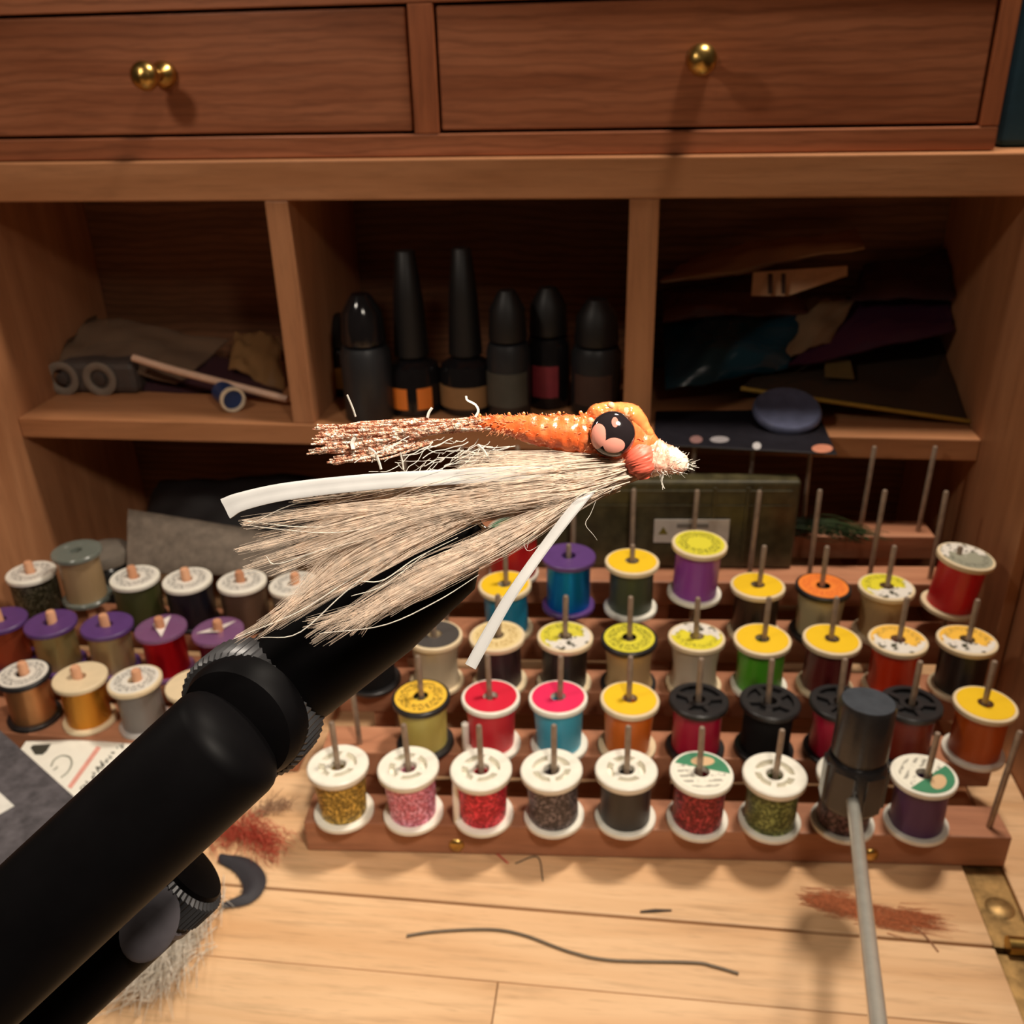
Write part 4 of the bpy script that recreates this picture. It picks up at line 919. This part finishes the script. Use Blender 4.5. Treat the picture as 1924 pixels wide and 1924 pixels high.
wpart('printed_mark', MB().tube([st - sx * 0.0112 + sy * 0.0105 + V((math.cos(q) * 0.0032, math.sin(q) * 0.0032, .0004)) for q in [i * 0.314 for i in range(21)]], 0.0004, 5), plain('print_grey', (110, 108, 106), 0.6), box)
zp = 0.0112
pk = thing('hook_packet', 'clear hook packet with a white printed card in front of the dowel rack', 'packet', (-0.245, 0.315, 0))
pA, pB = onz(48, 1392, zp), onz(275, 1386, zp); ux = (pB - pA); ux.z = 0; ux.normalize(); uy = V((ux.y, -ux.x, 0))
p0 = pA
wpart('case', slab(p0, ux, uy, 0.074, 0.060, 0.0003, zp - .0011), M_CLEARP, pk, bevel=0.0008)
cardp = wpart('card', slab(p0 + ux * .0004 + uy * .0004, ux, uy, 0.0732, 0.0592, zp - .001, zp), plain('white_card', (242, 240, 228), 0.4, 0, 0.02), pk, label='white card printed with a hook outline')
def pkt(px, py): return onz(px, py, zp + .00012)
ink = plain('print_dark', (60, 60, 52), 0.6); gry = plain('print_softgrey', (150, 150, 138), 0.6); red = plain('print_red', (226, 160, 146), 0.6)
wpart('printed_badge', MB().prism([pkt(*p) for p in ((57, 1405), (62, 1400), (96, 1398), (88, 1411), (80, 1418), (66, 1418))], (0, 0, .0001)), ink, cardp)
wpart('printed_hook', MB().tube(bez([pkt(*p) for p in ((96, 1440), (102, 1428), (116, 1420), (131, 1423), (135, 1435), (128, 1450), (115, 1461))], 24), 0.00045, 6).tube(bez([pkt(*p) for p in ((101, 1447), (105, 1444), (108, 1441))], 4), 0.0004, 6), gry, cardp)
wpart('printed_bar', MB().prism([pkt(*p) for p in ((127, 1478), (134, 1482), (190, 1405), (182, 1402))], (0, 0, .0001)), red, cardp)
sq = MB(); rq = random.Random(8)
for (x0, y0, x1, y1, n_) in ((147, 1490, 196, 1432, 9), (190, 1440, 230, 1395, 6)):
    for i in range(n_):
        u = (i + .5) / n_; cx_, cy_ = x0 + (x1 - x0) * u, y0 + (y1 - y0) * u
        sq.tube(bez([pkt(cx_ + rq.gauss(0, 3.2), cy_ + rq.gauss(0, 3.2)) for _ in range(4)], 8), 0.00028, 4)
wpart('printed_marks', sq, ink, cardp, kind='stuff')

# ------------------------------------------------------------------ under the shelf
# olive plastic case standing on the fifth rail
yc0 = 0.438
def on_rk(px, py, d=0.0):
    r_ = ray(px, py); return O + r_ * ((yc0 + d / cA) / (r_.y - TT * r_.x))
def rk_s(p): return p.x / cA                # distance along the rail
c0, c1 = on_rk(1000, 905, -.005), on_rk(1506, 905, -.005); s0_, s1_ = rk_s(c0), rk_s(c1); zt = (c0.z + c1.z) / 2; zlo = ROWZ[4] + 0.0004
cs = thing('plastic_case', 'dark olive plastic case with a white warning label behind the rack pins', 'case', ((c0.x + c1.x) / 2, (c0.y + c1.y) / 2, zlo))
olive = plain('olive_plastic', (74, 68, 46), 0.3, 0, 0.2)
wpart('body', rackbox(MB(), s0_, s1_, -0.0050, 0.0062, zlo, zt, yc0), olive, cs, bevel=0.0015)
for px in (1190, 1340, 1402, 1424):
    q = rk_s(on_rk(px, 950, -.005)); wpart('rib', rackbox(MB(), q - .0009, q + .0009, -0.0058, -0.0051, zlo + .004, zt - .003, yc0), olive, cs, bevel=0.0002)
for z in (zt - 0.006, zt - 0.014): wpart('rib', rackbox(MB(), s0_ + .004, s1_ - .004, -0.0056, -0.0051, z, z + .0014, yc0), olive, cs, bevel=0.0002)
l0, l1 = on_rk(1226, 1019, -.006), on_rk(1370, 976, -.006)
lb = wpart('label', rackbox(MB(), rk_s(l0), rk_s(l1), -0.0063, -0.0060, l0.z, l1.z, yc0), plain('label_white', (206, 198, 188), 0.5), cs, bevel=0.0001)
q = on_rk(1246, 998, -.0066)
wpart('printed_triangle', MB().prism([q + V((-.0024, -.00016, -.0018)), q + V((.0024, .00016, -.0018)), q + V((0, 0, .0024))], (0, .0001, 0)), plain('print_olive', (120, 108, 30), 0.6), lb)
q0, q1 = on_rk(1270, 992, -.0066), on_rk(1330, 984, -.0066)
wpart('printed_bar', rackbox(MB(), rk_s(q0), rk_s(q1), -0.0066, -0.0064, q0.z, q1.z, yc0), plain('print_mid', (130, 124, 116), 0.6), lb)
# green fibres lying over the upper rail
gm = MB(); rg = random.Random(5)
for i in range(90):
    y_ = 0.452 + rg.gauss(0, 0.003); a0 = ony(1440 + rg.gauss(30, 30), 990 + rg.gauss(0, 8), y_); a1 = ony(1640 + rg.gauss(-20, 22), 1008 + rg.gauss(0, 9), y_ - 0.004)
    gm.tube(bez([a0, (a0 + a1) / 2 + V((0, rg.gauss(0, .002), rg.gauss(.003, .002))), a1], 8), 0.0002, 3, cap=False)
solo('fibre_bundle', gm, hair_mat('green_hair', (58, 74, 40), 0.2), ony(1540, 1000, 0.452), 'bundle of dark green fibres lying across the top rack rail', 'fibres')
# grey pouch and jar on the left
yg = 0.468
def quad(y_, *p): return [ony(a_, b_, y_ if len(q_) == 0 else q_[0]) for a_, b_, *q_ in p]
g4 = [ony(240, 1075, 0.452), ony(560, 1085, 0.452), ony(545, 1006, 0.475), ony(240, 956, 0.475)]
gbase = (g4[0] + g4[1]) / 2
solo('pouch', MB().pillow(g4, 0.003, 18, 10, 0.0005, 3), plain('grey_felt', (116, 104, 92), 0.85, 0, 0.15), gbase, 'flat grey felt pouch standing behind the dowel rack', 'pouch', True)
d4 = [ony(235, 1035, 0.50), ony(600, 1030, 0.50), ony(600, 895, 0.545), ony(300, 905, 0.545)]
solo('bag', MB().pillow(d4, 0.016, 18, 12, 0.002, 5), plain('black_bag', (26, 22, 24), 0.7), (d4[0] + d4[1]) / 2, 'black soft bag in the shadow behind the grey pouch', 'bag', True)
jp = ony(196, 1030, 0.462)
jar = thing('glass_jar', 'small dark jar with a pale lid behind the tall clear spool', 'jar', (jp.x, jp.y, 0.0003))
obj('body', MB().lathe([(0.014, 0), (0.015, 0.002), (0.015, jp.z - 0.012), (0.012, jp.z - 0.008)], 32).mesh('body', True), plain('dark_glass', (34, 34, 34), 0.2), jar)
obj('lid', MB().lathe([(0.0142, jp.z - 0.0078), (0.0146, jp.z - 0.004), (0.0138, jp.z - 0.0010), (0.0, jp.z)], 32).mesh('lid', True), plain('jar_lid', (120, 112, 102), 0.4), jar)

# ------------------------------------------------------------------ bottles in the middle compartment
def bottle(px, ytop, y_, r, label, body_m, cap_m, kind, lab=None, px_r=0):
    top = ony(px, ytop, y_); h = top.z - ZS1 - 0.0003
    t = thing('bottle', label, 'bottle', (top.x, y_, ZS1 + .0003), (0, 0, px_r), 'bottles on the middle shelf')
    if kind == 'brush':
        hb = h * 0.36
        obj('body', MB().lathe([(r * .94, 0), (r, .001), (r, hb * .70), (r * .9, hb * .84), (r * .5, hb * .95), (r * .42, hb)], 36).mesh('body', True), body_m, t)
        obj('cap', MB().lathe([(r * .62, hb + .0002), (r * .62, hb + .002), (r * .52, h * .7), (r * .34, h - .001), (r * .28, h)], 28).mesh('cap', True), cap_m, t)
        lz0, lz1 = hb * 0.14, hb * 0.52
    else:
        hb = h * 0.62
        obj('body', MB().lathe([(r * .94, 0), (r, .001), (r, hb * .86), (r * .88, hb * .96), (r * .45, hb)], 36).mesh('body', True), body_m, t)
        obj('cap', MB().lathe([(r * .86, hb + .0002), (r * .88, hb + .002), (r * .8, h * .86), (r * .5, h * .96), (r * .36, h)], 28).mesh('cap', True), cap_m, t)
        lz0, lz1 = hb * 0.18, hb * 0.62
    if lab:
        for a0, a1, m_ in lab:
            mb = MB(); vs, fs = [], []; n = 10
            for i in range(n + 1):
                a_ = math.radians(a0 + (a1 - a0) * i / n)
                for rr_, z in ((r + .0002, lz0), (r + .0002, lz1), (r + .0005, lz1), (r + .0005, lz0)): vs.append((rr_ * math.cos(a_), rr_ * math.sin(a_), z))
            for i in range(n):
                for q_ in range(4): l = (q_ + 1) % 4; fs.append((i * 4 + q_, (i + 1) * 4 + q_, (i + 1) * 4 + l, i * 4 + l))
            fs += [(0, 1, 2, 3), tuple(n * 4 + q_ for q_ in (3, 2, 1, 0))]
            mb.add(vs, fs); obj('label', mb.mesh('label', True), m_, t)
    return t
glassd = plain('dark_bottle_glass', (26, 24, 26), 0.12, 0, 0.05); capd = plain('cap_black', (20, 18, 19), 0.5); glassg = plain('grey_bottle', (36, 37, 40), 0.4)
LO = plain('label_orange', (222, 84, 40), 0.6); LB = plain('label_beige', (150, 112, 72), 0.6); LBD = plain('label_darkgrey', (72, 70, 62), 0.6); LR = plain('label_wine', (136, 44, 56), 0.6); LY_ = plain('label_amber', (206, 158, 74), 0.6); LBR = plain('label_brown', (70, 48, 40), 0.6)
bottle(638, 590, 0.526, 0.0118, 'dark bottle with an amber label half hidden behind a round shouldered bottle', glassd, capd, 'round', [(-150, -70, LY_)])
bottle(676, 552, 0.484, 0.0136, 'round shouldered dark bottle without a bright label', glassg, glassd, 'round')
bottle(760, 470, 0.498, 0.0155, 'varnish bottle with a tall black cap and orange label patches', glassd, capd, 'brush', [(-146, -92, LO), (-72, -40, LO)])
bottle(866, 465, 0.500, 0.0150, 'varnish bottle with a tall black cap and a beige label', glassd, capd, 'brush', [(-165, -20, LB)])
bottle(952, 545, 0.492, 0.0118, 'dark grey bottle with a plain grey body', glassg, capd, 'round', [(-160, -30, LBD)])
bottle(1030, 540, 0.511, 0.0122, 'dark bottle with a small wine red label', glassd, capd, 'round', [(-130, -60, LR)])
bottle(1122, 562, 0.501, 0.0136, 'dark bottle with a brown label next to the wine red labelled bottle', glassg, capd, 'round', [(-140, -50, LBR)])

# ------------------------------------------------------------------ bags and packets, right compartment
def bag(name, label, cat, c4, mat, bulge=0.004, amp=0.0008, seed=1):
    pts = [ony(x, y, d) for x, y, d in c4]
    b = sum(pts, V((0, 0, 0))) / 4; b.z = min(p.z for p in pts)
    mb = MB().pillow(pts, bulge, 16, 10, amp, seed)
    lo_x, hi_x = (0.0140, XR - 0.0010) if b.x > 0 else (XL + 0.0010, -0.1815)
    mb.v = [(min(max(x, lo_x), hi_x), min(y, YB - 0.0008), max(z, ZS1 + 0.0006)) for x, y, z in mb.v]
    return solo(name, mb, mat, (b.x, b.y, max(b.z, ZS1 + .0006)), label, cat, True)
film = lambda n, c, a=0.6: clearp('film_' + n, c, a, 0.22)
bag('plastic_bag', 'tan folded packet lying highest in the crowded compartment', 'bag', [(1242, 535, 0.545), (1625, 462, 0.552), (1610, 432, 0.572), (1300, 482, 0.572)], film('tan', (176, 136, 104), 0.85), 0.004, 0.001, 4)
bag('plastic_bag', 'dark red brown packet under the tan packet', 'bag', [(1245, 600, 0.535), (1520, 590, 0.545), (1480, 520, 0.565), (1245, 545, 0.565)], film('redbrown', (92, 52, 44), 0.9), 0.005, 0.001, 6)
bc = [(1412, 556, 0.530), (1480, 556, 0.532), (1592, 518, 0.545), (1592, 500, 0.548), (1415, 512, 0.538)]
cp = [ony(*p) for p in bc]; cd = thing('header_card', 'cream header card with dark bars among the bags', 'card', ((cp[0] + cp[2]) / 2).to_tuple())
wpart('board', MB().prism(cp, (0, 0.0012, 0)), plain('cream_card', (226, 188, 150), 0.5, 0, 0.05), cd)
for (xa, xb) in ((1443, 1452), (1468, 1476)):
    q4 = [ony(xa, 552, 0.5295), ony(xb, 552, 0.5295), ony(xb, 514, 0.5365), ony(xa, 514, 0.5365)]; wpart('printed_bar', MB().prism(q4, (0, 0.0003, 0)), plain('bar_brown', (70, 50, 40), 0.6), cd)
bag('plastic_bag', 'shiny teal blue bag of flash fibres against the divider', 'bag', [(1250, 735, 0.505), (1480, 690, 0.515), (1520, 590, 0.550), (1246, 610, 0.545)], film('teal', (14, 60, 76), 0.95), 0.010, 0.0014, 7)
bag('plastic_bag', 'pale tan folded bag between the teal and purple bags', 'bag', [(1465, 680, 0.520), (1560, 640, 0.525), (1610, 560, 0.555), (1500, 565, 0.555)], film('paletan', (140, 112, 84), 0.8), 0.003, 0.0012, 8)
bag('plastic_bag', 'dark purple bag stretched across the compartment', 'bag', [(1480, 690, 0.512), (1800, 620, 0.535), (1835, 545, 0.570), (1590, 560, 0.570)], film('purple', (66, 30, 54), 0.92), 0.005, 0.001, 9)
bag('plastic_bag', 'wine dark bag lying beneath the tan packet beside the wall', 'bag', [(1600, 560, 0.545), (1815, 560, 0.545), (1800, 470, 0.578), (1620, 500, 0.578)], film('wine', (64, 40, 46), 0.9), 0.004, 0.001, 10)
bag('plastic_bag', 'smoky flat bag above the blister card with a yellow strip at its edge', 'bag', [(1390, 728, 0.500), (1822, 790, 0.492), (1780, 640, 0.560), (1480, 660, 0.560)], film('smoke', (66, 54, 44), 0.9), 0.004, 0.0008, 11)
solo('yellow_strip', MB().tube([ony(1392, 730, 0.499), ony(1600, 760, 0.494), ony(1822, 792, 0.490)], 0.0012, 8), plain('yellow_edge', (170, 134, 50), 0.5), ony(1600, 760, 0.494), 'thin yellow strip along the edge of the smoky flat bag', 'strip', True)
lg = [ony(1545, 712, 0.513), ony(1600, 716, 0.513), ony(1592, 680, 0.530), ony(1545, 678, 0.530)]
solo('paper_label', MB().prism([p - V((0, 0.006, -0.003)) for p in lg], (0, 0.0005, 0)), plain('faded_label', (112, 92, 52), 0.6), lg[0], 'small faded yellow paper label among the dark bags', 'label')
# blister card with round grey blue dome, overhanging the shelf edge
z1 = ZS1 + 0.0003
cpts = [onz(x, y, z1) for x, y in ((1226, 838), (1572, 856), (1535, 772), (1232, 775))]
blc = thing('blister_pack', 'black blister card with a round grey blue dome lying on the shelf edge', 'packet', ((cpts[0] + cpts[2]) / 2).to_tuple())
cb = wpart('card', MB().prism(cpts, (0, 0, 0.0010)), plain('blister_card', (30, 28, 34), 0.35, 0, 0.1), blc, bevel=0.0003)
def blp(px, py): return onz(px, py, z1 + 0.0011)
dc = blp(1478, 800)
wpart('dome', MB().lathe([(0.0178, 0.0), (0.0176, 0.0018), (0.0164, 0.0030), (0.0150, 0.0022), (0.0, 0.0018)], 40, Matrix.Translation(dc + V((0, 0.004, 0.0062))) @ Matrix.Rotation(0.36, 4, 'X')), plain('dome_blue', (88, 92, 116), 0.3, 0, 0.1), blc, True)
for c_, rx, ry, m_ in (((1545, 843), 20, 8, plain('card_salmon', (204, 132, 104), 0.5)), ((1422, 838), 8, 7, plain('card_white', (190, 186, 186), 0.5)), ((1352, 826), 18, 6, plain('card_grey', (150, 144, 146), 0.5)), ((1308, 826), 12, 7, plain('card_rose', (136, 100, 96), 0.5))):
    wpart('printed_spot', MB().prism([blp(c_[0] + rx * math.cos(q), c_[1] + ry * math.sin(q)) for q in [-i * 0.3142 for i in range(20)]], (0, 0, .00012)), m_, cb)
# ------------------------------------------------------------------ left compartment
by = 0.512
r0, r1 = ony(60, 766, by), ony(238, 684, by)
rp = thing('twin_reel_pack', 'dark grey pack showing two round reels under crumpled bags', 'packet', ((r0.x + r1.x) / 2, by + .02, ZS1 + .0003))
zt = max(ony(150, 684, by).z, ZS1 + 0.02)
wpart('tray', bx((max(r0.x, XL + .003), by, ZS1 + .0004), (r1.x + 0.004, by + 0.05, zt)), plain('pack_grey', (74, 66, 62), 0.5, 0, 0.1), rp, bevel=0.004)
for px in (122, 192):
    c_ = ony(px, 724, by); rm = Matrix.Translation((c_.x, by - 0.0002, (ZS1 + zt) / 2)) @ Matrix.Rotation(math.radians(90), 4, 'X')
    rl = wpart('reel', MB().lathe([(0.0060, 0), (0.0104, 0), (0.0104, 0.0016), (0.0090, 0.0022), (0.0068, 0.0016), (0.0060, 0.0012)], 32, rm, loop=True), plain('reel_grey', (122, 110, 98), 0.5), rp, True)
    wpart('hub', MB().lathe([(0.0036, 0), (0.0036, 0.0012), (0.0022, 0.0016), (0.0, 0.0016)], 24, rm), plain('reel_hub', (66, 58, 54), 0.5), rl, True)
bag('plastic_bag', 'pale crumpled clear bag lying on the twin reel pack', 'bag', [(70, 680, 0.520), (330, 720, 0.515), (430, 640, 0.565), (110, 585, 0.570)], film('clearbrown', (128, 104, 84), 0.6), 0.006, 0.0016, 21)
bag('plastic_bag', 'plum dark bag under the pale stick and the clear bag', 'bag', [(250, 740, 0.520), (535, 760, 0.510), (520, 690, 0.560), (240, 640, 0.565)], film('plum', (62, 40, 46), 0.92), 0.006, 0.0012, 22)
bag('plastic_bag', 'crumpled ochre bag leaning on the divider behind the blue tube', 'bag', [(430, 690, 0.530), (535, 742, 0.525), (525, 628, 0.565), (440, 628, 0.565)], film('ochre', (150, 112, 72), 0.75), 0.004, 0.0014, 23)
sp_ = [ony(250, 672, 0.506), ony(330, 696, 0.504), ony(430, 722, 0.500), ony(540, 750, 0.498)]
solo('stick', MB().tube(bez(sp_, 12), [0.0022] * 13, 14), plain('straw_white', (214, 176, 150), 0.4), sp_[2], 'pale thin stick lying across the plum bag', 'stick', True)
cyl = onz(440, 773, ZS1 + .0002); cyl.z = ZS1 + 0.0003 + 0.0072
tb = thing('tube', 'short blue tube with a white ring end lying on the shelf', 'tube', (cyl.x, cyl.y, ZS1 + .0003))
tdir = (V((-0.012, 0.014, 0))).normalized()
wpart('body', MB().tube([cyl, cyl + tdir * 0.016], 0.0066, 28), plain('tube_blue', (34, 58, 104), 0.4), tb, True)
wpart('ring', MB().lathe([(0.0056, 0.0), (0.0071, 0.0), (0.0071, 0.0022), (0.0056, 0.0022)], 32, axis(cyl - tdir * 0.0016, tdir), loop=True), plain('tube_ring', (226, 208, 180), 0.4), tb, True)
